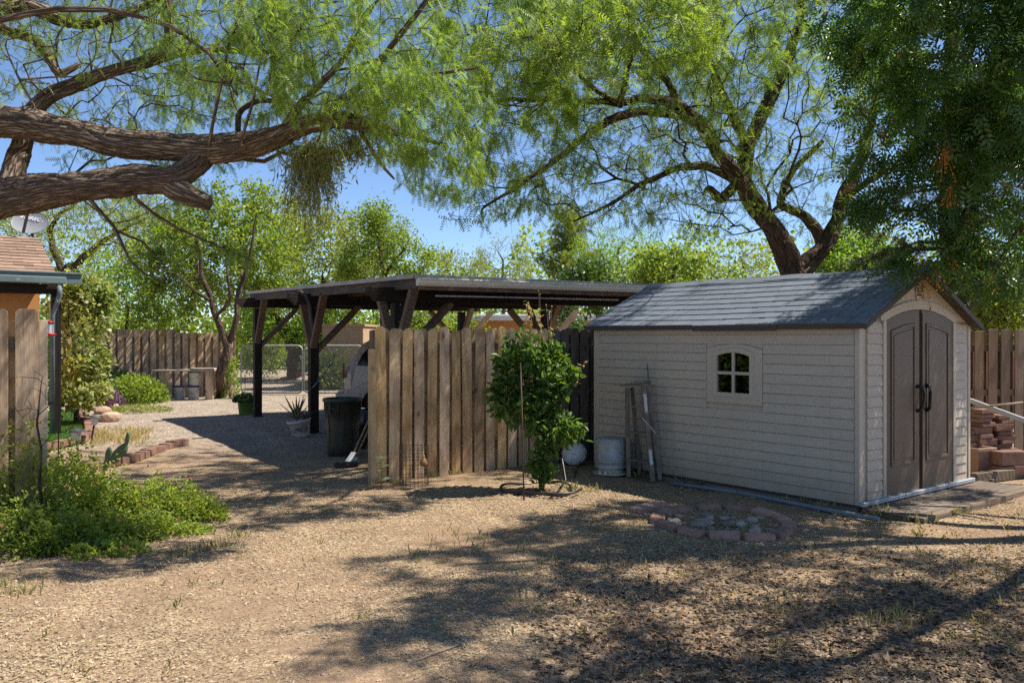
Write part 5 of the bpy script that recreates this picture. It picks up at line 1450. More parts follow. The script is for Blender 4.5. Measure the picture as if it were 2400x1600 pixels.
# --- pots under the carport
M['green_pot'] = surf('green_glaze', (0.13, 0.2, 0.035), (0.1, 0.16, 0.03), rough=0.4, spec=0.5, rnd=0, bump=0.05)
def pot(name, label, p, r0, r1, h, mat, seg=24, tilt=(0, 0, 0)):
    o = thing(name, label, 'pot', p); o.rotation_euler = tilt
    MB().lathe([(0.0, 0.0), (r0, 0.0), (r0 * 1.02, 0.02), (r1 * 0.96, h * 0.84), (r1 * 1.05, h * 0.85), (r1 * 1.06, h), (r1 * 0.95, h), (r1 * 0.9, h * 0.88), (0.0, h * 0.86)], seg).build('body', mat, o)
    return o
def sprig_plant(name, label, c, rad, h, count, tm, mat, seed, cat='plant', zmin=0.02, dr=(0, 0, 0.3), size=(0.7, 1.3), stems=14, stem_mat=None, parent=None):
    """leaves through a mound, on thin stems that start at its foot"""
    r = np.random.default_rng(seed)
    q = unit(r.normal(size=(count, 3))) * r.uniform(0.25, 1, (count, 1)) ** (1 / 2.6)
    rx, ry = rad
    P = np.array(c)[None] + np.stack([q[:, 0] * rx, q[:, 1] * ry, zmin + np.abs(q[:, 2]) * h], 1)
    D = q * np.array([1, 1, 0.6]) + r.normal(size=(count, 3)) * 0.7 + np.array(dr)
    V, F = scatter(tm, P, D, r, size, up=(0, 0, 1.0))
    tint = np.clip(0.25 + 0.5 * np.abs(q[:, 2]) + r.normal(size=count) * 0.22, 0, 1)
    o = thing(name, label, cat, (0, 0, 0)) if parent is None else parent
    lv = link('foliage', mesh_np('foliage', V, F, mat, np.repeat(tint, tm.shape[0])), o); lv['kind'] = 'stuff'
    sm = MB(); b = np.array(c)
    for k in range(stems):
        tip = P[r.integers(0, count)]
        mid = (b + tip) / 2 + np.array([0, 0, 0.12 * h])
        sm.tube([b + r.normal(size=3) * np.array([0.1 * rx, 0.1 * ry, 0]), mid, tip], [0.006, 0.004, 0.002], 4, False)
    st = sm.build('stem', stem_mat or M['bark_pale'], o); 
    return o
gpot = gp(577, 972)
pot('flower_pot', 'round green pot filled with ivy beside the far carport post', gpot, 0.15, 0.20, 0.38, M['green_pot'])
sprig_plant('ivy_plant', 'trailing ivy spilling from the round green pot', (gpot.x - 0.03, gpot.y, 0.36), (0.27, 0.24), 0.17, 700, tmpl_broad(0.05, 0.045), M['deep'], 61, zmin=-0.06)
MB().tube([gpot + Vector((-0.02, 0, 0.3)), gpot + Vector((-0.03, 0, 0.95))], 0.006, 5).build('garden_stake', M['arm'])
tag(bpy.data.objects['garden_stake'], 'thin dark stake standing in the green ivy pot', 'stake')
wp = gp(706, 1022)
M['white_pot'] = surf('chalky_white', (0.62, 0.57, 0.5), (0.5, 0.45, 0.39), scale=8, rough=0.8, rnd=0, bump=0.3)
pot('flower_pot', 'chipped white pot at the foot of the middle carport post', wp, 0.14, 0.20, 0.30, M['white_pot'], tilt=(R(4), R(-8), 0))
def aloe(name, label, c, n, L, mat, seed, w=0.022, cat='plant'):
    o = thing(name, label, cat, c); r = random.Random(seed)
    for k in range(n):
        a = k * 2.4 + r.uniform(-.3, .3); el = r.uniform(0.5, 1.25); l = L * r.uniform(0.6, 1.0)
        d = Vector((math.cos(a) * math.cos(el), math.sin(a) * math.cos(el), math.sin(el))); s = Vector((-math.sin(a), math.cos(a), 0)); u = s.cross(d) * -1
        m = MB(); vs = []
        for i in range(6):
            t = i / 5; ww = w * (1 - t ** 1.6) + 0.001; p = d * (l * t) + Vector((0, 0, -0.25 * l * t * t * (1.3 - el) + 0.02)) 
            vs += [p - s * ww + u * ww * 0.5, p - u * ww * 0.35, p + s * ww + u * ww * 0.5, p + u * ww * 0.1]
        fs = [(i * 4 + j, i * 4 + (j + 1) % 4, (i + 1) * 4 + (j + 1) % 4, (i + 1) * 4 + j) for i in range(5) for j in range(4)]
        m.add(vs, fs, True); m.build('leaf_blade', mat, o)
    return o
M['aloe'] = surf('aloe_green', (0.13, 0.16, 0.075), (0.20, 0.13, 0.07), scale=5, rough=0.5, rnd=0.2, bump=0.05)
M['aloe_red'] = surf('aloe_red', (0.15, 0.07, 0.055), (0.09, 0.05, 0.06), scale=8, rough=0.5, rnd=0.2, bump=0.05)
aloe('aloe_plant', 'spiky reddish green aloe growing in the chipped white pot', wp + Vector((-0.08, 0, 0.27)), 15, 0.60, M['aloe'], 3, 0.026)
aloe('purple_succulent', 'dark purple trailing succulent sharing the chipped white pot', wp + Vector((0.08, -0.03, 0.24)), 16, 0.34, M['aloe_red'], 4, 0.014)
vi = thing('dry_vine', 'dark dry vine creeping over the chipped white pot', 'vine', wp)
for k in range(4):
    MB().tube([(-0.19 + 0.1 * k, -0.22, 0.02 + 0.05 * k), (-0.1 + 0.08 * k, -0.21, 0.12), (-0.02 + 0.05 * k, -0.2, 0.15 + 0.02 * k), (0.06 + 0.03 * k, -0.205, 0.1)], 0.006, 5).build('stem', M['aloe_red'], vi)

# --- plank work table and buckets by the far fence
tp = gp(437, 937)
tbl = thing('plank_work_table', 'rough plank table on two board legs by the far fence', 'table', (tp.x, tp.y, 0), R(2))
MB().box(-0.84, 0.80, -0.28, 0.0, 0.80, 0.835).build('top_plank', M['plank_x'], tbl, bevel=0.004)
MB().box(-0.82, 0.84, 0.005, 0.28, 0.80, 0.833).build('top_plank', M['plank_x'], tbl, bevel=0.004)
for x in (-0.62, 0.58):
    MB().box(x, x + 0.2, -0.20, -0.15, -0.03, 0.799).build('leg', M['fence_far'], tbl, bevel=0.004)
    MB().box(x - 0.12, x + 0.05, 0.15, 0.20, -0.03, 0.799).build('leg', M['fence_far'], tbl, bevel=0.004)
pb_ = MB().box(0.15, 0.78, -0.2, 0.2, 0.84, 0.875).build('loose_board', M['plank_x'], None, (tp.x, tp.y, 0), (0, 0, R(4)))
tag(pb_, 'short spare board lying on the plank work table', 'board')
M['lid_blue'] = surf('blue_lid', (0.05, 0.06, 0.22), rough=0.4, rnd=0); M['lid_teal'] = surf('teal_lid', (0.18, 0.30, 0.27), rough=0.4, rnd=0)
M['label_ink'] = surf('grey_print', (0.25, 0.3, 0.22), (0.5, 0.5, 0.45), scale=25, rough=0.6, rnd=0)
for (px, py, z, lm, lb) in ((422, 936, 0.0, 'lid_blue', 'white bucket with blue lid under the table, beside the board leg'), (455, 936, 0.0, 'lid_blue', 'white bucket with blue lid carrying another bucket'), (458, 936, 0.40, 'lid_teal', 'cream bucket with teal lid stacked on top of another')):
    g_ = gp(px, py); bk = thing('bucket', lb, 'bucket', (g_.x, g_.y - 0.05, z), group='buckets under the work table')
    MB().lathe([(0.0, 0.0), (0.13, 0.0), (0.135, 0.01), (0.152, 0.30), (0.162, 0.305), (0.162, 0.33), (0.155, 0.34), (0.157, 0.36)], 24).build('body', M['white_pl'], bk)
    MB().lathe([(0.0, 0.385), (0.155, 0.385), (0.168, 0.375), (0.168, 0.35), (0.158, 0.345)], 24).build('lid', M[lm], bk)
    MB().tube([(0.165 * math.cos(t), 0.165 * math.sin(t) , 0.31 - 0.13 * math.sin(-t)) for t in np.linspace(-math.pi, 0, 9)], 0.004, 4).build('bail', M['metal_grey'], bk)

# --- chain-link gates
def gate(label, x0, x1, Y, h, group):
    o = thing('chain_link_gate', label, 'gate', (x0, Y, 0), group=group); W = x1 - x0; r = 0.022; c = 0.16
    pts = []
    for (cx, cz, a0) in ((c, c + 0.05, 180), (W - c, c + 0.05, 270), (W - c, h - c, 0), (c, h - c, 90)):
        for k in range(6): t = R(a0 + 18 * k); pts.append((cx + c * math.cos(t), 0, cz + c * math.sin(t)))
    MB().tube(pts + [pts[0]], r, 7).build('frame', M['galv'], o)
    me = MB(); st = 0.075
    n = int((W + h) / st)
    for k in range(n):
        s = k * st
        for sg in (1, -1):
            a = (min(s, W), max(0.05, s - W + 0.05)); b = (max(0, s - h + 0.05), min(s + 0.05, h))
            if sg < 0: a = (W - a[0], a[1]); b = (W - b[0], b[1])
            me.tube([(a[0], 0.004 * sg, a[1]), (b[0], 0.004 * sg, b[1])], 0.0032, 3, False)
    w = me.build('chain_link', M['galv'], o); w['kind'] = 'stuff'
    return o
g1 = at(565, 925, 25.6).x; g2 = at(709, 925, 25.6).x; g3 = at(713, 925, 25.6).x; g4 = at(850, 925, 25.6).x
gate('galvanised chain-link gate leaf beside the far board fence', g1, g2, 25.6, 1.48, 'chain-link gates')
gate('galvanised chain-link gate leaf partly hidden by the middle carport post', g3, g4, 25.6, 1.48, 'chain-link gates')

# --- evaporative cooler drum, white dome, step ladder, rods by the shed
dp = Vector((at(1431, 1000, 10.8).x, 10.8, 0.02))
drum = thing('galvanised_drum', 'upturned galvanised drum on a cream base at the shed corner', 'drum', dp)
MB().lathe([(0.0, 0.445), (0.175, 0.45), (0.192, 0.44), (0.195, 0.36), (0.196, 0.20), (0.201, 0.195), (0.201, 0.185), (0.197, 0.18), (0.203, 0.165), (0.203, 0.155), (0.198, 0.15), (0.2, 0.09), (0.204, 0.085), (0.19, 0.08)], 36).build('shell', M['galv'], drum)
M['cream'] = surf('cream_metal', (0.50, 0.44, 0.33), (0.42, 0.36, 0.27), rough=0.55, rnd=0)
MB().lathe([(0.155, 0.10), (0.16, 0.05), (0.18, 0.018), (0.225, 0.015), (0.225, 0.004), (0.0, 0.004)], 32).build('base_flange', M['cream'], drum)
for a in (-2.4, -2.0):
    MB().lathe([(0.0, 0.055), (0.012, 0.052), (0.014, 0.03), (0.02, 0.028), (0.02, 0.014)], 10).build('fitting', M['white_pl'], drum, (0.2 * math.cos(a), 0.2 * math.sin(a), 0.0))
wd = gp(1346, 1092)
dome = thing('white_dome', 'white ribbed plastic dome leaning on the fence behind the shrub', 'dome', (wd.x, wd.y, 0.17), 0)
dome.rotation_euler = (R(62), R(12), R(-15))
MB().lathe([(0.0, 0.12), (0.05, 0.117), (0.1, 0.10), (0.14, 0.07), (0.165, 0.03), (0.172, 0.0), (0.166, 0.0), (0.135, 0.066), (0.09, 0.095), (0.0, 0.112)], 28).build('shell', M['white_pl'], dome)
for k in range(8):
    t = k * math.pi / 4
    MB().tube([(r * math.cos(t), r * math.sin(t), z) for r, z in ((0.04, 0.119), (0.1, 0.103), (0.14, 0.073), (0.166, 0.03))], 0.004, 5).build('rib', M['white_pl'], dome)

M['ladder'] = wood('old_ladder', (0.30, 0.25, 0.20), (0.22, 0.18, 0.145), (0.09, 0.072, 0.06), rnd=0.1)
lp0, lp1 = gp(1473, 1104), gp(1530, 1112)
lad = thing('step_ladder', 'short weathered wooden step ladder propped against the tan shed', 'ladder', (0, 0, 0))
tl, tr = at(1470, 908, 10.72), at(1508, 902, 10.48)
b0_, b1_ = Vector((at(1473, 900, 10.62).x, 10.62, 0)), Vector((at(1530, 900, 10.28).x, 10.28, 0))
MB().beam(b0_, tl, 0.05, 0.07, (0, 1, 0)).build('rail', M['ladder'], lad, bevel=0.003)
MB().beam(b1_, tr, 0.055, 0.07, (0, 1, 0)).build('rail', M['ladder'], lad, bevel=0.003)
off = Vector((0.10, 0.10, 0.0))
MB().beam(b1_ + off + Vector((0.01, 0.03, 0)), tr + off * 0.55, 0.05, 0.05, (0, 1, 0)).build('rear_rail', M['ladder'], lad, bevel=0.003)
MB().beam(b0_ + off + Vector((0.06, 0.03, 0)), tl + off * 0.7, 0.045, 0.05, (0, 1, 0)).build('rear_rail', M['ladder'], lad, bevel=0.003)
for f in (0.20, 0.50, 0.78):
    MB().beam(b0_.lerp(tl, f), b1_.lerp(tr, f), 0.12, 0.022).build('step', M['ladder'], lad, bevel=0.003)
cap = (tl + tr) / 2 + Vector((0.03, 0.04, 0.02))
MB().beam(tl + Vector((-0.03, 0.03, 0.03)), tr + Vector((0.05, 0.05, 0.04)), 0.2, 0.03).build('top_cap', M['ladder'], lad, bevel=0.003)
M['sticker'] = surf('white_sticker', (0.62, 0.62, 0.6), (0.5, 0.5, 0.48), scale=30, rough=0.5, rnd=0)
for f0, f1 in ((0.18, 0.33), (0.72, 0.91)):
    d_ = Vector((0, -0.037, 0))
    MB().beam(b1_.lerp(tr, f0) + d_, b1_.lerp(tr, f1) + d_, 0.036, 0.003, (0, 1, 0)).build('sticker', M['sticker'], lad)
MB().beam(b1_.lerp(tr, 0.66) + Vector((-0.06, -0.05, 0)), b1_.lerp(tr, 0.5) + Vector((0.09, 0.0, 0)), 0.02, 0.015).build('spreader_bar', M['metal_grey'], lad)
st = MB().tube([at(1517, 852, 10.62), at(1521, 905, 10.6), at(1526, 1000, 10.56), at(1536, 1110, 10.52)], [0.006, 0.012, 0.012, 0.012], 6).build('wooden_stake', M['ladder'])
tag(st, 'pointed wooden stake sticking up behind the step ladder', 'stake')
rd = MB().tube([at(1530, 965, 10.25), at(1543, 1020, 10.2), at(1560, 1070, 10.15), at(1590, 1134, 10.08)], 0.009, 6).build('bent_rod', M['ladder'])
tag(rd, 'bent grey rod slanting from the step ladder to the ground', 'rod')
pp = [gp(1575, 1138), gp(1660, 1150), gp(1740, 1162), gp(1830, 1180), gp(1920, 1198), gp(2000, 1213), gp(2060, 1224)]
pv = MB().tube([p + Vector((0, 0, 0.03)) for p in pp], 0.024, 8).build('grey_pipe', surf('grey_pvc', (0.2, 0.225, 0.25), (0.15, 0.17, 0.19), rough=0.5, rnd=0))
tag(pv, 'long grey plastic pipe lying along the foot of the shed', 'pipe')
hs = [gp(1345, 1128) + Vector((0, 0, 0.01)), gp(1352, 1105) + Vector((0, 0, 0.05)), gp(1365, 1090) + Vector((0, 0, 0.07)), gp(1390, 1083) + Vector((0, 0, 0.05)), gp(1405, 1082) + Vector((0, 0, 0.02))]
hz = MB().tube(hs, 0.011, 6).build('drip_hose', M['black_plastic'])
tag(hz, 'thin black drip hose running to the galvanised drum', 'hose')

# --- fire ring of bricks, paver, stones
def brick_mesh(name, w, d, h, mat, seed):
    r = random.Random(seed); m = MB().box(-w / 2, w / 2, -d / 2, d / 2, 0, h)
    m.v = [(x + r.uniform(-.008, .008), y + r.uniform(-.008, .008), z + r.uniform(-.006, .006)) for x, y, z in m.v]
    return m.mesh(name, mat, 0.009, 2)
fc = gp(1697, 1230)
ring = thing('fire_ring', 'low ring of worn red bricks on the ground before the shed', 'fire pit', (fc.x, fc.y, 0))
bms = [brick_mesh('brick', 0.29, 0.13, 0.075, M['brick'], s) for s in range(3)]
for k in range(13):
    a = 2 * math.pi * k / 13 + 0.12; rr = 0.60 + random.uniform(-0.03, 0.03)
    link('brick', bms[k % 3], ring, (rr * math.cos(a), rr * math.sin(a) * 1.02, random.uniform(-0.02, 0.004)), (random.uniform(-.12, .12), random.uniform(-.1, .1), a + math.pi / 2 + random.uniform(-.14, .14)), (random.uniform(0.8, 1.0), 1, 1))
rs_ = random.Random(31)
for k in range(46):
    a = rs_.uniform(0, 6.28); rr = 0.5 * math.sqrt(rs_.uniform(0, 1)); s = rs_.choice((0.02, 0.025, 0.03, 0.045, 0.06))
    v, f = ico((0, 0, 0), s, 2 if s > 0.04 else 1, (rs_.uniform(0.8, 1.5), rs_.uniform(0.7, 1.1), rs_.uniform(0.45, 0.75)), 0.16, rs_)
    MB().add(v, f).build('stone', M['stone'], ring, (rr * math.cos(a), rr * math.sin(a), s * 0.35 + 0.01), (0, 0, rs_.uniform(0, 6)))
pvp = gp(1522, 1196)
pave = link('paving_slab', brick_mesh('paving_slab', 0.40, 0.21, 0.055, M['brick'], 8), None, (pvp.x, pvp.y, 0.0), (0, R(-2), R(36)))
tag(pave, 'flat reddish paving slab beside the ring of bricks', 'paver')

# --- stack of bricks, planter, blocks, timber, poles at the right edge
skp = gp(2318, 1078)
stack = thing('brick_stack', 'tall uneven stack of reddish bricks against the brown fence', 'bricks', (at(2322, 1000, 11.05).x, 11.05, 0.08), RA)
bstk = [brick_mesh('brick', w, 0.19, h, M['brick_dark'], 40 + i) for i, (w, h) in enumerate(((0.29, 0.055), (0.24, 0.055), (0.29, 0.09), (0.2, 0.05)))]  # stack's shade is put into its colour by the darker brick
hh = [0.055, 0.055, 0.09, 0.05]
for colx, top in ((-0.36, 0.42), (-0.14, 0.74), (0.17, 0.62)):
    z = 0.0; k = 0
    while z < top:
        i = random.choice((0, 0, 1, 2, 3, 3))
        link('brick', bstk[i], stack, (colx + random.uniform(-.035, .035), random.uniform(-.03, .03), z), (0, 0, random.uniform(-.06, .06)))
        if i == 3: link('brick', bstk[3], stack, (colx + 0.2 + random.uniform(-.03, .0) if colx < 0 else colx - 0.02, 0.13, z), (0, 0, random.uniform(-.06, .06)))
        z += hh[i] + 0.003
blkm = brick_mesh('block', 0.40, 0.2, 0.17, M['brick_dark'], 61)  # blocks too: darker brick colour stands in for shade
bk1 = link('concrete_block', blkm, None, (gp(2343, 1112).x, 10.6, 0.16), (0, 0, R(10))); tag(bk1, 'large reddish concrete block resting on smaller ones before the brick stack', 'block')
for i, (px, w) in enumerate(((2326, 0.7), (2362, 0.8))):
    b_ = link('concrete_block', brick_mesh('block', 0.30, 0.2, 0.11, M['brick_dark'], 62 + i), None, (gp(px, 1112).x + (0.0 if i else -0.02), 10.58, 0.045), (0, 0, R(6)), (w, 1, 1))
    tag(b_, ('short rough block under the large one, next to the square planter', 'longer rough block under the large one, away from the planter')[i], 'block')
plp = gp(2290, 1113)
pl = thing('square_planter', 'square tan clay planter standing at the shed corner', 'planter', (plp.x, plp.y, 0.03), R(20))
pm = MB(); vs = []
for (s, z) in ((0.11, 0.0), (0.145, 0.28), (0.16, 0.285), (0.16, 0.33), (0.13, 0.33), (0.115, 0.27)):
    vs += [(-s, -s, z), (s, -s, z), (s, s, z), (-s, s, z)]
fs = [(3, 2, 1, 0)] + [(i * 4 + j, i * 4 + (j + 1) % 4, (i + 1) * 4 + (j + 1) % 4, (i + 1) * 4 + j) for i in range(5) for j in range(4)] + [(20, 21, 22, 23)]
pm.add(vs, fs); pm.build('body', surf('clay', (0.36, 0.23, 0.16), (0.28, 0.175, 0.12), rough=0.9, rnd=0), pl, bevel=0.006)
for (p0, p1, w, h, nm, lb) in ((gp(2280, 1132), gp(2400, 1118), 0.1, 0.12, 'timber_sleeper', 'weathered timber sleeper under the blocks at the fence'), (gp(2278, 1124), gp(2330, 1130), 0.08, 0.04, 'loose_board', 'short split board between shed and sleeper')):
    o = MB().beam(p0 + Vector((0, 0, h / 2)), p1 + Vector((0, 0, h / 2)), w, h).build(nm, M['deck'], None, bevel=0.005); tag(o, lb, 'timber')
mp = MB().beam(at(2268, 936, 10.7), at(2470, 1010, 10.2), 0.05, 0.06).build('metal_rail', M['metal_grey'], None, bevel=0.006); tag(mp, 'grey metal rail slanting down over the brick stack', 'rail')
mp = MB().tube([at(2262, 957, 10.55), at(2398, 943, 10.35)], [0.013, 0.015], 7).build('wooden_pole', M['handle_wood']); tag(mp, 'slim wooden pole lying level across the brick stack', 'pole')

# ================================================================ garden plants and ground cover
# --- shrub on a stake in front of the fence
M['shrub'] = leafmat('shrub_leaf', (0.045, 0.105, 0.022), (0.13, 0.205, 0.04), trans=0.45, rough=0.45, spec=0.4)
T6 = Tree(801)
sb = gp(1268, 1150)
T6.limb([(sb.x, sb.y, -0.05, 0.02), (sb.x - 0.01, sb.y, 0.35, 0.017), (sb.x + 0.02, sb.y, 0.9, 0.012), (sb.x, sb.y + 0.02, 1.5, 0.006)], amp=0.01)
T6.limb([(sb.x + 0.03, sb.y, -0.05, 0.015), (sb.x + 0.04, sb.y + 0.05, 0.4, 0.012), (sb.x - 0.15, sb.y + 0.05, 1.0, 0.008), (sb.x - 0.2, sb.y, 1.45, 0.005)], amp=0.01)
T6.limb([(sb.x + 0.03, sb.y, 0.3, 0.012), (sb.x + 0.2, sb.y, 0.9, 0.008), (sb.x + 0.3, sb.y, 1.35, 0.005)], amp=0.01)
A = blob([(1235, 850, 9.68, 75, 75, 0.30, 120), (1225, 950, 9.68, 75, 60, 0.28, 80), (1295, 880, 9.7, 40, 90, 0.24, 80), (1290, 1010, 9.65, 60, 55, 0.25, 60), (1190, 925, 9.65, 40, 50, 0.2, 30), (1340, 870, 9.7, 25, 30, 0.12, 8), (1330, 1010, 9.7, 30, 25, 0.15, 12), (1272, 1080, 9.6, 28, 55, 0.12, 40)], 802)
T6.grow(thin(A, 0.06), step=0.09, bf=0.2, sag=0.05, jit=0.008, maxd=2)
T6.radii(0.0018)
shrub = thing('staked_shrub', 'leafy dark green shrub tied to a rusty stake before the fence', 'shrub', (0, 0, 0))
T6.wood('trunk', M['bark_pale'], shrub)
crown(T6, 'crown', shrub, tmpl_leaf2(0.10, 0.058, 0.012), 3700, M['shrub'], 803, rmax=0.004, droop=0.45, spread_=0.8, jit=0.04, size=(0.4, 1.15), tint_spread=0.6)
M['dry'] = leafmat('dry_stalk', (0.34, 0.25, 0.12), (0.50, 0.39, 0.2), trans=0.3)
rd_ = np.random.default_rng(81); VV = []; FF = []; o_ = 0
for (x0, y0, x1, y1, n) in ((1228, 830, 1236, 708, 60), (1243, 830, 1246, 722, 50), (1270, 830, 1264, 728, 50), (1296, 830, 1290, 760, 26), (1240, 940, 1215, 850, 18), (1200, 950, 1190, 860, 10), (1352, 870, 1372, 850, 8), (1360, 900, 1345, 880, 8), (1262, 950, 1250, 900, 10)):
    a, b = np.array(at(x0, y0, 9.62)), np.array(at(x1, y1, 9.62))
    t = rd_.uniform(0.3, 1, n)[:, None]; P = a + (b - a) * t + rd_.normal(size=(n, 3)) * 0.013
    V, F = scatter(tmpl_broad(0.05, 0.018), P, rd_.normal(size=(n, 3)) + np.array([0, 0, -0.7]), rd_, (0.5, 1.2)); VV.append(V); FF.append(F + o_); o_ += len(V)
    w = np.array([0.003, 0, 0]); VV.append(np.stack([a - w, a + w, b + w, b - w])); FF.append(np.array([[0, 1, 2, 3]]) + o_); o_ += 4
F = np.concatenate(FF); ds = link('dry_stalks', mesh_np('dry_stalks', np.concatenate(VV), F, M['dry'], rd_.uniform(0, 1, len(F))), shrub); ds['kind'] = 'stuff'
m = MB()
for (x0, y0, x1, y1) in ((1268, 800, 1265, 690), (1268, 800, 1262, 682), (1290, 820, 1280, 715), (1290, 790, 1293, 718)):
    m.tube([at(x0, y0, 9.7), at(x1, y1, 9.7)], 0.0025, 4)
    v, f = ico(at(x1, y1, 9.7), 0.012, 1); m.add(v, f)
m.build('seed_heads', M['handle_wood'], shrub)
M['rust'] = surf('rusty_steel', (0.11, 0.06, 0.04), (0.07, 0.045, 0.035), rough=0.85, rnd=0)
sk = MB().tube([gp(1228, 1172) + Vector((0, 0, -0.05)), at(1224, 1000, 9.2), at(1220, 850, 9.3)], 0.009, 6).build('rebar_stake', M['rust']); tag(sk, 'thin rusty steel stake standing in front of the shrub', 'stake')
hose = thing('soaker_hose', 'black soaker hose looped on the ground round the shrub', 'hose', (0, 0, 0))
hp = []
for k in range(33):
    t = 2 * math.pi * k / 32
    p = Vector((sb.x - 0.06 + 0.40 * math.cos(t), sb.y + 0.0 + 0.42 * math.sin(t) + 0.06 * math.sin(2 * t), 0.03 + 0.02 * math.sin(3 * t)))
    hp.append(p)
MB().tube(hp, 0.017, 8, False).build('ring', M['black_plastic'], hose)
MB().tube([hp[26], Vector((sb.x + 0.2, sb.y - 0.2, 0.06)), Vector((sb.x + 0.28, sb.y, 0.12)), Vector((sb.x + 0.24, sb.y + 0.1, 0.35)), Vector((sb.x + 0.1, sb.y + 0.1, 0.42))], 0.014, 8).build('riser', M['black_plastic'], hose)
MB().tube([hp[24], hp[24] + Vector((0.16, -0.03, 0.0)), hp[24] + Vector((0.4, 0.02, 0.0)), hp[24] + Vector((0.5, 0.2, 0.01))], 0.013, 8).build('tail', M['black_plastic'], hose)

# --- wire cage with a dried gourd, seedling
wc = gp(970, 1138)
cage = thing('wire_cage', 'round wire cage of rusty mesh standing before the fence boards', 'cage', (wc.x, wc.y, 0))
m = MB()
for k in range(22):
    t = 2 * math.pi * k / 22; m.tube([(0.17 * math.cos(t), 0.14 * math.sin(t), 0), (0.17 * math.cos(t), 0.14 * math.sin(t), 0.48)], 0.003, 3, False)
for z in (0.02, 0.12, 0.22, 0.32, 0.40, 0.46):
    m.tube([(0.17 * math.cos(2 * math.pi * k / 22), 0.14 * math.sin(2 * math.pi * k / 22), z) for k in range(23)], 0.003, 3, False)
m.build('mesh', M['rust'], cage)
gd = at(993, 1082, wc.y - 0.2)
go = thing('dried_gourd', 'small tan dried gourd hanging on the wire cage', 'gourd', gd)
MB().lathe([(0.0, -0.055), (0.03, -0.05), (0.046, -0.025), (0.045, 0.0), (0.028, 0.03), (0.014, 0.055), (0.01, 0.08), (0.0, 0.085)], 16).build('body', surf('gourd_skin', (0.36, 0.2, 0.07), (0.22, 0.12, 0.045), scale=18, rough=0.5, rnd=0), go)
sd_ = gp(893, 1142)
sf = thing('sunflower_seedling', 'pale green young sunflower beside the fence end post', 'plant', (sd_.x, sd_.y, 0))
MB().tube([(0, 0, -0.02), (0.005, 0, 0.15), (0.0, 0, 0.33)], [0.007, 0.006, 0.004], 6).build('stem', M['green_pot'], sf)
M['pale_leaf'] = leafmat('pale_leaf', (0.2, 0.29, 0.15), (0.36, 0.45, 0.3), trans=0.3)
rl = np.random.default_rng(5)
P = np.array([[0, 0, z] for z in (0.08, 0.13, 0.19, 0.23, 0.27, 0.3, 0.32, 0.33, 0.34)]); D = np.array([[math.cos(k * 2.2), math.sin(k * 2.2), 0.35] for k in range(9)])
V, F = scatter(tmpl_leaf2(0.12, 0.075, 0.012), P, D, rl, (0.7, 1.05), up=(0, 0, 4))
for k in range(9):
    link('leaf', mesh_np('leaf', V[k * 8:(k + 1) * 8], np.arange(8).reshape(2, 4), M['pale_leaf'], np.full(2, rl.uniform(0.2, 1))), sf)

# --- lantana bush and the low growth in front of it
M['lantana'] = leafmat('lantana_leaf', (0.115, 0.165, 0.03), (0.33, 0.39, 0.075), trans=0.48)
M['pink'] = leafmat('pink_petal', (0.55, 0.08, 0.16), (0.65, 0.2, 0.28), trans=0.3)
def mound(name, label, lumps, count, tm, mat, seed, flowers=0, cat='bush', leafy=(0.6, 1.2)):
    o = thing(name, label, cat, (0, 0, 0)); r = np.random.default_rng(seed)
    w = np.array([l[3] * l[4] for l in lumps]); w = w / w.sum(); VV = []; FF = []; TT = []; o_ = 0; fl = []
    sm = MB()
    for (px, py, z, rx, ry, h), ww in zip(lumps, w):
        c = gp(px, py); n = int(count * ww)
        q = unit(r.normal(size=(n, 3))) * r.uniform(0.3, 1, (n, 1)) ** (1 / 3.0); q[:, 2] = np.abs(q[:, 2])
        P = np.stack([c.x + q[:, 0] * rx * (1 + 0.25 * np.sin(np.arctan2(q[:, 1], q[:, 0]) * 5 + c.x * 3)), c.y + q[:, 1] * ry * (1 + 0.25 * np.sin(np.arctan2(q[:, 1], q[:, 0]) * 4 + c.x)), 0.01 + q[:, 2] * h * (1 + 0.45 * np.sin(q[:, 0] * 9 + c.x) * np.sin(q[:, 1] * 8) + 0.25 * r.normal(size=n) * (r.uniform(size=n) < 0.25))], 1)
        D = q * np.array([1, 1, 0.5]) + r.normal(size=(n, 3)) * 0.8 + np.array([0, 0, 0.25])
        V, F = scatter(tm, P, D, r, leafy, up=(0, 0, 1.2)); VV.append(V); FF.append(F + o_); o_ += len(V)
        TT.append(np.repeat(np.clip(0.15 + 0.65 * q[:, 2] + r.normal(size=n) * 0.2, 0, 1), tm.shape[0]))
        top = P[q[:, 2] > 0.55]
        if flowers: fl += [top[i] + np.array([0, 0, 0.02]) for i in r.integers(0, len(top), int(flowers * ww) + 1)]
        for k in range(int(60 * ww) + 4):
            t = P[r.integers(0, n)]; b = np.array([c.x + r.normal() * rx * 0.3, c.y + r.normal() * ry * 0.3, -0.01])
            sm.tube([b, (b + t) / 2 + np.array([0, 0, 0.1 * h]), t], [0.004, 0.003, 0.0015], 3, False)
    lv = link('foliage', mesh_np('foliage', np.concatenate(VV), np.concatenate(FF), mat, np.concatenate(TT)), o); lv['kind'] = 'stuff'
    sm.build('stems', M['bark_pale'], o)['kind'] = 'stuff'
    if fl:
        P = np.repeat(np.array(fl), 6, 0); V, F = scatter(tmpl_broad(0.018, 0.014), P + r.normal(size=P.shape) * 0.006, r.normal(size=P.shape) + np.array([0, 0, 1.0]), r, (0.8, 1.2))
        b = link('blossom', mesh_np('blossom', V, F, M['pink'], r.uniform(0, 1, len(F))), o); b['kind'] = 'stuff'
    return o
LF = tmpl_leaf2(0.042, 0.027, 0.005)
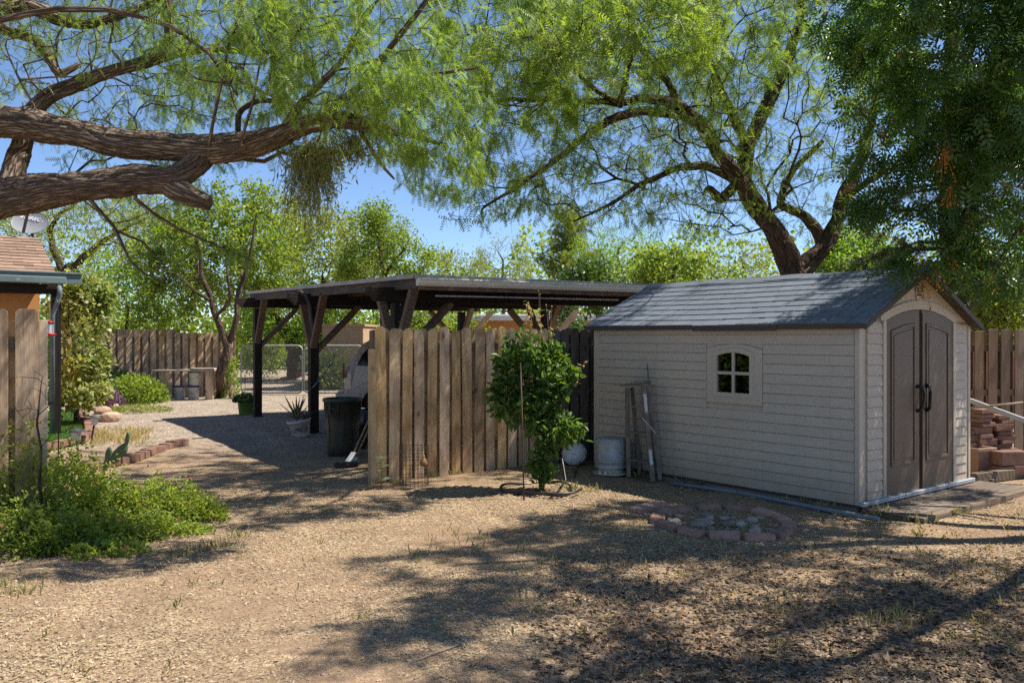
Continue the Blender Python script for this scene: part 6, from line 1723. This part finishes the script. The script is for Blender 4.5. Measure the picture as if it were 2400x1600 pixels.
mound('lantana_bush', 'tall lantana bush with small pink flowers by the closest fence boards', [(30, 1245, 0, 0.75, 0.5, 0.78), (150, 1215, 0, 0.62, 0.55, 0.55), (-120, 1240, 0, 0.7, 0.5, 0.72), (60, 1290, 0, 0.55, 0.4, 0.34)], 16000, LF, M['lantana'], 91, 40)
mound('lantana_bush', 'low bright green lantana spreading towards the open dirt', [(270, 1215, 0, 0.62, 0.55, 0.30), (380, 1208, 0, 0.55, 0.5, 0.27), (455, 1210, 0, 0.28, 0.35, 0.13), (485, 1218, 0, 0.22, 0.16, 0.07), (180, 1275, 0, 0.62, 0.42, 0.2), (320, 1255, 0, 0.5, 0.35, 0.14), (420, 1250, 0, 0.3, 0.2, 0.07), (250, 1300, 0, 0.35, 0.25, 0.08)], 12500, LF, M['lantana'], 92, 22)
# bare twigs of a dead shrub before the fence
T7 = Tree(805)
tb_ = Vector((-4.08, 7.45, 0))
T7.limb([(tb_.x, tb_.y, -0.05, 0.016), (tb_.x - 0.03, tb_.y, 0.5, 0.013), (tb_.x - 0.06, tb_.y, 1.0, 0.008), (tb_.x - 0.02, tb_.y, 1.35, 0.004)], amp=0.012)
A = blob([(85, 930, 7.45, 60, 90, 0.25, 34), (150, 960, 7.5, 50, 80, 0.2, 16)], 806)
T7.grow(A, step=0.08, sag=0.05, jit=0.01); T7.radii(0.0022)
dsb = thing('dead_shrub', 'bare pale twigs of a dead shrub before the closest fence post', 'shrub', (0, 0, 0))
T7.wood('branches', M['bark_pale'], dsb)

# --- prickly pear
M['cactus'] = surf('cactus_green', (0.10, 0.135, 0.06), (0.14, 0.17, 0.085), scale=12, rough=0.55, rnd=0.1, speck=(0.2, 0.19, 0.11), speck_scale=45)
cac = thing('prickly_pear', 'small prickly pear with upright pads beside the brick edging', 'cactus', (0, 0, 0))
Yc = 9.72
def pad(px0, py0, px1, py1, w):
    a, b = at(px0, py0, Yc), at(px1, py1, Yc); c = (a + b) / 2; d = (b - a); L = d.length; d.normalize(); s = d.cross(Vector((0.25, 1, 0))).normalized(); t = d.cross(s)
    v, f = ico((0, 0, 0), 1, 2); m = MB()
    m.add([c + d * (x[2] * L / 2) + s * (x[0] * w / FPX * Yc * (1 + 0.15 * x[2])) + t * (x[1] * 0.016) for x in v], f, True); m.build('pad', M['cactus'], cac)
pad(238, 1152, 243, 1100, 7); pad(240, 1108, 252, 1070, 6); pad(250, 1086, 258, 1046, 9); pad(254, 1088, 300, 1040, 14); pad(294, 1050, 302, 1010, 6)

# --- path lights
M['lamp_glass'] = surf('lamp_glass', (0.6, 0.6, 0.58), (0.5, 0.5, 0.48), scale=4, rough=0.25, rnd=0)
def path_light(px, py, h, k, lean, lb):
    g_ = gp(px, py); o = thing('path_light', lb, 'lamp', g_, group='solar path lights'); o.rotation_euler = (0, lean, 0.3)
    MB().tube([(0, 0, -0.05), (0, 0, h)], 0.016 * k, 10).build('stake', M['black_plastic'], o)
    MB().lathe([(0.028 * k, h), (0.045 * k, h + 0.012), (0.065 * k, h + 0.13 * k), (0.068 * k, h + 0.135 * k), (0.0, h + 0.136 * k)], 16).build('lens', M['lamp_glass'], o)
    for j in range(10):
        t = j * math.pi / 5; MB().tube([(0.046 * k * math.cos(t), 0.046 * k * math.sin(t), h + 0.012), (0.067 * k * math.cos(t), 0.067 * k * math.sin(t), h + 0.13 * k)], 0.003, 4).build('lens_rib', M['white_pl'], o)
    MB().lathe([(0.105 * k, h + 0.135 * k), (0.108 * k, h + 0.142 * k), (0.06 * k, h + 0.175 * k), (0.03 * k, h + 0.183 * k), (0.0, h + 0.183 * k)], 20).build('cap', M['trim_grey'], o)
path_light(184, 1081, 0.29, 0.95, R(-4), 'solar path light between the two rows of edging bricks')
path_light(213, 1038, 0.30, 0.90, R(9), 'tilted solar path light at the corner of the small lawn')

# --- brick edging, lawn, rocks and bed plants
def along(pts, step):
    P = [gp(*p) for p in pts]; out = []; acc = 0.0
    for a, b in zip(P[:-1], P[1:]):
        d = (b - a); L = d.length; t = (step - acc) if out else 0.0
        while t <= L:
            out.append((a + d * (t / L), math.atan2(d.y, d.x))); t += step
        acc = L - (t - step)
    return out
ebm = [brick_mesh('brick', 0.215, 0.17, 0.10, M['brick_dark'], 70 + s) for s in range(3)]
def edging(label, pts, z=0.0):
    o = thing('brick_edging', label, 'edging', (0, 0, 0))
    for k, (p, a) in enumerate(along(pts, 0.225)):
        link('brick', ebm[k % 3], o, (p.x, p.y, z + random.uniform(-0.015, 0.008)), (random.uniform(-.05, .05), random.uniform(-.05, .05), a + random.uniform(-.1, .1)))
edging('curved row of dark edging bricks running out onto the dirt', [(96, 1112), (170, 1104), (232, 1098), (272, 1090), (310, 1080), (338, 1069), (372, 1058), (400, 1049), (430, 1042)])
edging('row of edging bricks bordering the small green lawn', [(100, 1058), (150, 1047), (192, 1036), (212, 1018), (208, 1000), (195, 982), (178, 966), (165, 955)], 0.02)
lawn_pts = [gp(100, 1056), gp(150, 1045), gp(188, 1034), gp(207, 1018), gp(202, 1000), gp(188, 982), gp(172, 967), gp(120, 966), gp(60, 966), gp(60, 1056)]
m = MB().add([(p.x, p.y, 0.035) for p in lawn_pts], [tuple(range(len(lawn_pts)))])
lawn = m.build('lawn', surf('lawn_ground', (0.05, 0.10, 0.02), (0.035, 0.075, 0.016), rnd=0, rough=0.95)); tag(lawn, kind='structure')
r_ = np.random.default_rng(95); n = 9000
px = r_.uniform(70, 206, n); py = r_.uniform(968, 1050, n); ok = (py < 1056 - (px - 100) * 0.2) & ((px < 172 + (py - 967) * 0.6)); px, py = px[ok], py[ok]
Y = FPX * EYE / (py - HORIZON); P = np.stack([(px - CX) / FPX * Y, Y, np.full(len(Y), 0.035)], 1)
M['turf'] = leafmat('turf_blade', (0.05, 0.13, 0.02), (0.10, 0.22, 0.035), trans=0.35)
BL = np.array([[(0, -0.004, 0), (0, 0.004, 0), (0.05, 0, 0)]])
V, F = scatter(BL, P, r_.normal(size=P.shape) * 0.35 + np.array([0, 0, 1.0]), r_, (0.7, 1.2))
gl = link('lawn_grass', mesh_np('lawn_grass', V, F, M['turf'], r_.uniform(0, 1, len(F)))); tag(gl, 'short bright green grass of the small lawn', 'grass', kind='stuff')

rr_ = random.Random(17)
for (px, py, s, sc, lb) in ((240, 968, 0.16, (1.3, 1, 0.7), 'pinkish rounded rock in the flower bed behind the tilted lamp'), (258, 986, 0.17, (1.4, 0.9, 0.75), 'blocky orange rock next to the tilted path light'), (222, 960, 0.12, (1, 1, 0.8), 'small rock between the aloe and the pinkish rock'),
                       (285, 962, 0.10, (1.2, 1, 0.6), 'low pale rock at the tip of the flower bed'), (268, 955, 0.12, (1.3, 0.9, 0.6), 'rough rock below the purple plant')):
    g_ = gp(px, py); v, f = ico((0, 0, 0), s, 2, sc, 0.10, rr_)
    o = MB().add(v, f).build('rock', M['rock'], None, (g_.x, g_.y, s * sc[2] * 0.55), (0, 0, rr_.uniform(0, 3)), bevel=0.0); tag(o, lb, 'rock')
g_ = gp(168, 962); pot('flower_pot', 'terracotta pot in front of the variegated shrub', (g_.x, g_.y, 0), 0.13, 0.18, 0.32, M['terracotta'])
g_ = gp(288, 944); pot('flower_pot', 'small rusty pot holding pale leaves near the far fence', (g_.x, g_.y, 0), 0.10, 0.14, 0.25, M['terracotta'])
sprig_plant('potted_plant', 'pale grey green plant in the small rusty pot', (g_.x, g_.y, 0.24), (0.26, 0.24), 0.34, 420, tmpl_broad(0.07, 0.045), M['pale_leaf'], 101)
M['purple'] = leafmat('purple_leaf', (0.085, 0.035, 0.085), (0.25, 0.13, 0.26), trans=0.3)
g_ = gp(250, 954); sprig_plant('purple_heart_plant', 'purple trailing plant in the flower bed', (g_.x, g_.y, 0.0), (0.38, 0.45), 0.42, 520, tmpl_broad(0.15, 0.035), M['purple'], 102)
g_ = gp(318, 944); sprig_plant('groundcover_plant', 'green mound of flowering groundcover at the far fence', (g_.x, g_.y, 0), (0.85, 0.8), 0.75, 3600, tmpl_broad(0.085, 0.045), M['broad'], 103)
g_ = gp(262, 938); sprig_plant('groundcover_plant', 'taller green mound at the corner where fence and shrub meet', (g_.x, g_.y, 0), (0.9, 0.7), 0.85, 2600, tmpl_broad(0.085, 0.045), M['deep'], 104)
g_ = gp(208, 968); aloe('aloe_plant', 'grey green aloe clump beside the lawn bricks', g_, 12, 0.42, M['aloe'], 8, 0.03)
g_ = gp(325, 965); sprig_plant('creeping_weed', 'low yellowish green creeper running out from the flower bed', (g_.x, g_.y, 0), (0.8, 0.5), 0.14, 1100, tmpl_broad(0.05, 0.03), M['olive'], 105)
g_ = gp(215, 945); sprig_plant('small_bush', 'loose yellow green bush between aloe and purple plant', (g_.x, g_.y, 0), (0.5, 0.4), 0.42, 1100, tmpl_broad(0.06, 0.03), M['olive'], 106)
g_ = gp(130, 945); sprig_plant('dark_bush', 'dark leafy bush in the shade behind the closest fence post', (g_.x, g_.y, 0), (0.55, 0.5), 1.0, 1700, tmpl_broad(0.09, 0.06), M['deep'], 107)
g_ = gp(545, 934); sprig_plant('small_vine', 'little green vine climbing the end of the far fence', (g_.x, g_.y - 0.15, 0), (0.28, 0.12), 1.2, 420, tmpl_broad(0.08, 0.05), M['lime'], 108)
# feeder on a hook
hk = thing('shepherd_hook', 'thin black garden hook behind the closest fence post', 'hook', (0, 0, 0))
hb = at(137, 965, 12.0); 
MB().tube([(hb.x, 12.0, -0.05), at(137, 760, 12.0), at(137, 715, 12.0), at(132, 700, 12.0), at(124, 700, 12.0), at(118, 712, 12.0)], 0.009, 6).build('rod', M['black_plastic'], hk)
fd = at(117, 770, 12.0)
feeder = thing('hummingbird_feeder', 'red and clear hummingbird feeder hanging beside the closest fence post', 'feeder', fd)
M['red_pl'] = surf('red_plastic', (0.5, 0.025, 0.03), rough=0.35, rnd=0)
MB().lathe([(0.0, 0.115), (0.03, 0.11), (0.05, 0.095), (0.05, 0.07), (0.035, 0.07)], 16).build('cap', M['red_pl'], feeder)
MB().lathe([(0.042, 0.07), (0.044, -0.06)], 16).build('bottle', surf('clear_bottle', (0.62, 0.66, 0.7), rough=0.1, rnd=0), feeder)
MB().lathe([(0.03, -0.06), (0.075, -0.065), (0.085, -0.08), (0.07, -0.1), (0.0, -0.105)], 18).build('tray', M['red_pl'], feeder)
MB().tube([(0, 0, 0.11), (0.0, 0, 0.34)], 0.003, 4).build('wire', M['metal_grey'], feeder)

# --- dead leaves, straw, twigs, berries and grass on the dirt
r_ = np.random.default_rng(201)
def on_ground(n, lo, hi, pxlo=-200, pxhi=2600, pw=1.0):
    """points of the ground spread evenly over the area seen between depths lo and hi"""
    Y = np.sqrt(r_.uniform(lo ** 2, hi ** 2, n)) if pw == 1.0 else lo + (hi - lo) * r_.uniform(0, 1, n) ** pw
    X = (r_.uniform(pxlo, pxhi, n) - CX) / FPX * Y
    return np.stack([X, Y, gz(X, Y)], 1)
def clump(P, s):
    x, y = P[:, 0], P[:, 1]
    return 0.5 + 0.25 * np.sin(x * 2.1 * s + 1.3 * np.sin(y * 1.7 * s)) + 0.25 * np.sin(y * 2.7 * s + 1.9 * np.sin(x * 1.3 * s + 2))
M['straw'] = leafmat('straw_litter', (0.185, 0.128, 0.08), (0.57, 0.47, 0.325), trans=0.12, rough=0.8, spec=0.1)
M['litter'] = leafmat('dark_litter', (0.06, 0.042, 0.03), (0.30, 0.225, 0.16), trans=0.1, rough=0.8, spec=0.1)
P = on_ground(150000, 4.0, 10.0); P = P[r_.uniform(size=len(P)) < 0.06 + 1.15 * clump(P, 0.8) ** 1.7]
P[:, 2] += r_.uniform(0.001, 0.010, len(P))
D = r_.normal(size=P.shape) * np.array([1, 1, 0.22])
V, F = scatter(np.array([[(0, -0.0035, 0), (0.017, -0.0028, 0.002), (0.019, 0.0028, 0.001), (0.002, 0.0035, 0)]]), P, D, r_, (0.5, 1.5), up=(0, 0, 3.0))
o = link('leaf_litter', mesh_np('leaf_litter', V, F, M['straw'], np.clip(r_.beta(2, 1.6, len(F)), 0, 1))); tag(o, 'pale straw and crushed leaf litter over the dirt', 'litter', kind='stuff')
P = on_ground(26000, 4.0, 7.2, 1250, 2500); g = np.clip((P[:, 0] + 0.6) / 1.6, 0, 1) * np.clip((7.2 - P[:, 1]) / 2.2, 0.05, 1); P = P[r_.uniform(size=len(P)) < g]
P[:, 2] += r_.uniform(0.002, 0.014, len(P))
V, F = scatter(tmpl_broad(0.045, 0.022, 0.004), P, r_.normal(size=P.shape) * np.array([1, 1, 0.25]), r_, (0.5, 1.4), up=(0, 0, 2.5))
o = link('fallen_leaves', mesh_np('fallen_leaves', V, F, M['litter'], r_.beta(1.5, 2.0, len(F)))); tag(o, 'brown fallen leaves under the chinaberry', 'leaves', kind='stuff')
P = on_ground(900, 4.2, 8.5, 1400, 2450); m = MB(); v0, f0 = ico((0, 0, 0), 0.0085, 1)
v0 = np.array(v0); f0 = np.array(f0); n = len(P)
V = (v0[None] * r_.uniform(0.7, 1.1, (n, 1, 1)) + (P + np.array([0, 0, 0.008]))[:, None]).reshape(-1, 3); F = (f0[None] + (np.arange(n) * len(v0))[:, None, None]).reshape(-1, 3)
o = link('fallen_berries', mesh_np('fallen_berries', V, F, M['berry'], smooth=True)); tag(o, 'small orange berries scattered on the ground before the shed', 'berries', kind='stuff')
# pebbles and clods
P = on_ground(1500, 4.0, 11.0); v0, f0 = ico((0, 0, 0), 0.008, 1); v0 = np.array(v0) * np.array([1.2, 1, 0.6]); f0 = np.array(f0); n = len(P)
V = (v0[None] * (r_.uniform(0.4, 1.0, (n, 1, 1)) ** 2 * 2.0) * (1 + r_.normal(size=(n, len(v0), 1)) * 0.15) + P[:, None]).reshape(-1, 3); F = (f0[None] + (np.arange(n) * len(v0))[:, None, None]).reshape(-1, 3)
o = link('pebbles', mesh_np('pebbles', V, F, M['rock'])); tag(o, 'small pebbles and clods scattered over the dirt', 'pebbles', kind='stuff')
# fallen sticks: each a thing
M['stick'] = surf('dead_stick', (0.30, 0.235, 0.17), (0.2, 0.15, 0.11), rough=0.9)
for (x0, y0, x1, y1, k, lb) in ((900, 1582, 1075, 1512, 0.006, 'long pale dry stem lying in the sunny litter at the front'), (2160, 1198, 2330, 1222, 0.012, 'dark stick on the ground beyond the porch step'), (590, 1113, 640, 1107, 0.014, 'short dark stick at the edge of the carport shade'),
                               (395, 1163, 540, 1152, 0.012, 'thin dark branch lying by the lantana'), (1470, 1320, 1520, 1316, 0.004, 'little pale twig in the shade before the brick ring'), (2390, 1600, 2230, 1560, 0.005, 'dry stem lying in the shaded leaves at the front corner')):
    a, b = gp(x0, y0), gp(x1, y1); mid = (a + b) / 2 + Vector((0.03, 0.04, 0.004))
    o = MB().tube([a + Vector((0, 0, k)), mid + Vector((0, 0, k)), b + Vector((0, 0, k))], [k, k * 0.9, k * 0.5], 6).build('fallen_stick', M['stick']); tag(o, lb, 'stick')
# grass: sparse tufts
def tufts(spots, seed, mat, name, label, L=0.10, per=16, sp=0.05):
    r = np.random.default_rng(seed); n = len(spots)
    P = np.repeat(np.array(spots), per, 0) + np.concatenate([r.normal(size=(n * per, 2)) * sp, np.zeros((n * per, 1))], 1)
    D = r.normal(size=P.shape) * 0.38 + np.array([0, 0, 1.0])
    tm = np.array([[(0, -0.0022, 0), (0, 0.0022, 0), (L * 0.6, 0.0014, 0.004), (L, 0, -0.012)]])
    V, F = scatter(tm, P, D, r, (0.4, 1.2))
    o = link(name, mesh_np(name, V, F, mat, r.uniform(0, 1, len(F)))); tag(o, label, 'grass', kind='stuff')
M['grass'] = leafmat('grass_blade', (0.13, 0.145, 0.055), (0.36, 0.30, 0.15), trans=0.35)
sp = [tuple(p) for p in on_ground(110, 4.3, 8.5, 1150, 2400)] + [tuple(p) for p in on_ground(26, 4.3, 8.5, 0, 1150)]
tufts(sp, 301, M['grass'], 'grass', 'sparse thin grass tufts scattered over the dirt', 0.06, 7, 0.03)
cx_ = [gp(1060, 1270), gp(1000, 1310), gp(1100, 1250), gp(960, 1330), gp(1290, 1340), gp(1240, 1420), gp(2040, 1440), gp(2130, 1450), gp(1790, 1420), gp(2190, 1500), gp(1910, 1400), gp(2275, 1470)]
sp = []
for c in cx_:
    for k in range(3): sp.append((c.x + r_.normal() * 0.15, c.y + r_.normal() * 0.15, 0.0))
tufts(sp, 302, M['grass'], 'grass', 'denser wispy grass patches in the dappled shade', 0.085, 9, 0.05)
sp = [tuple(gp(x, y)) for x, y in ((2045, 1195), (2055, 1200), (2035, 1202), (2062, 1208), (1600, 1130), (1640, 1138), (1880, 1180), (1940, 1195), (1560, 1122), (1500, 1118), (2160, 1222), (2240, 1205), (1390, 1150), (1345, 1150), (1330, 1145), (930, 1135), (1010, 1118), (1060, 1112), (880, 1130), (1290, 1160), (560, 1262), (480, 1290), (420, 1305), (520, 1285), (60, 1390), (20, 1400), (10, 1380))]
tufts([p for p in sp for _ in range(4)], 303, M['grass'], 'grass', 'weedy grass along the foot of shed, fence and shrub', 0.10, 9, 0.06)
sp = []
for k in range(70):
    p = gp(r_.uniform(215, 345), r_.uniform(1008, 1042)); sp.append((p.x, p.y, 0.0))
M['dry_grass'] = leafmat('dry_grass', (0.30, 0.24, 0.09), (0.46, 0.36, 0.15), trans=0.3)
tufts(sp, 304, M['dry_grass'], 'grass', 'yellow dry grass patch by the tilted path light', 0.12, 16, 0.07)
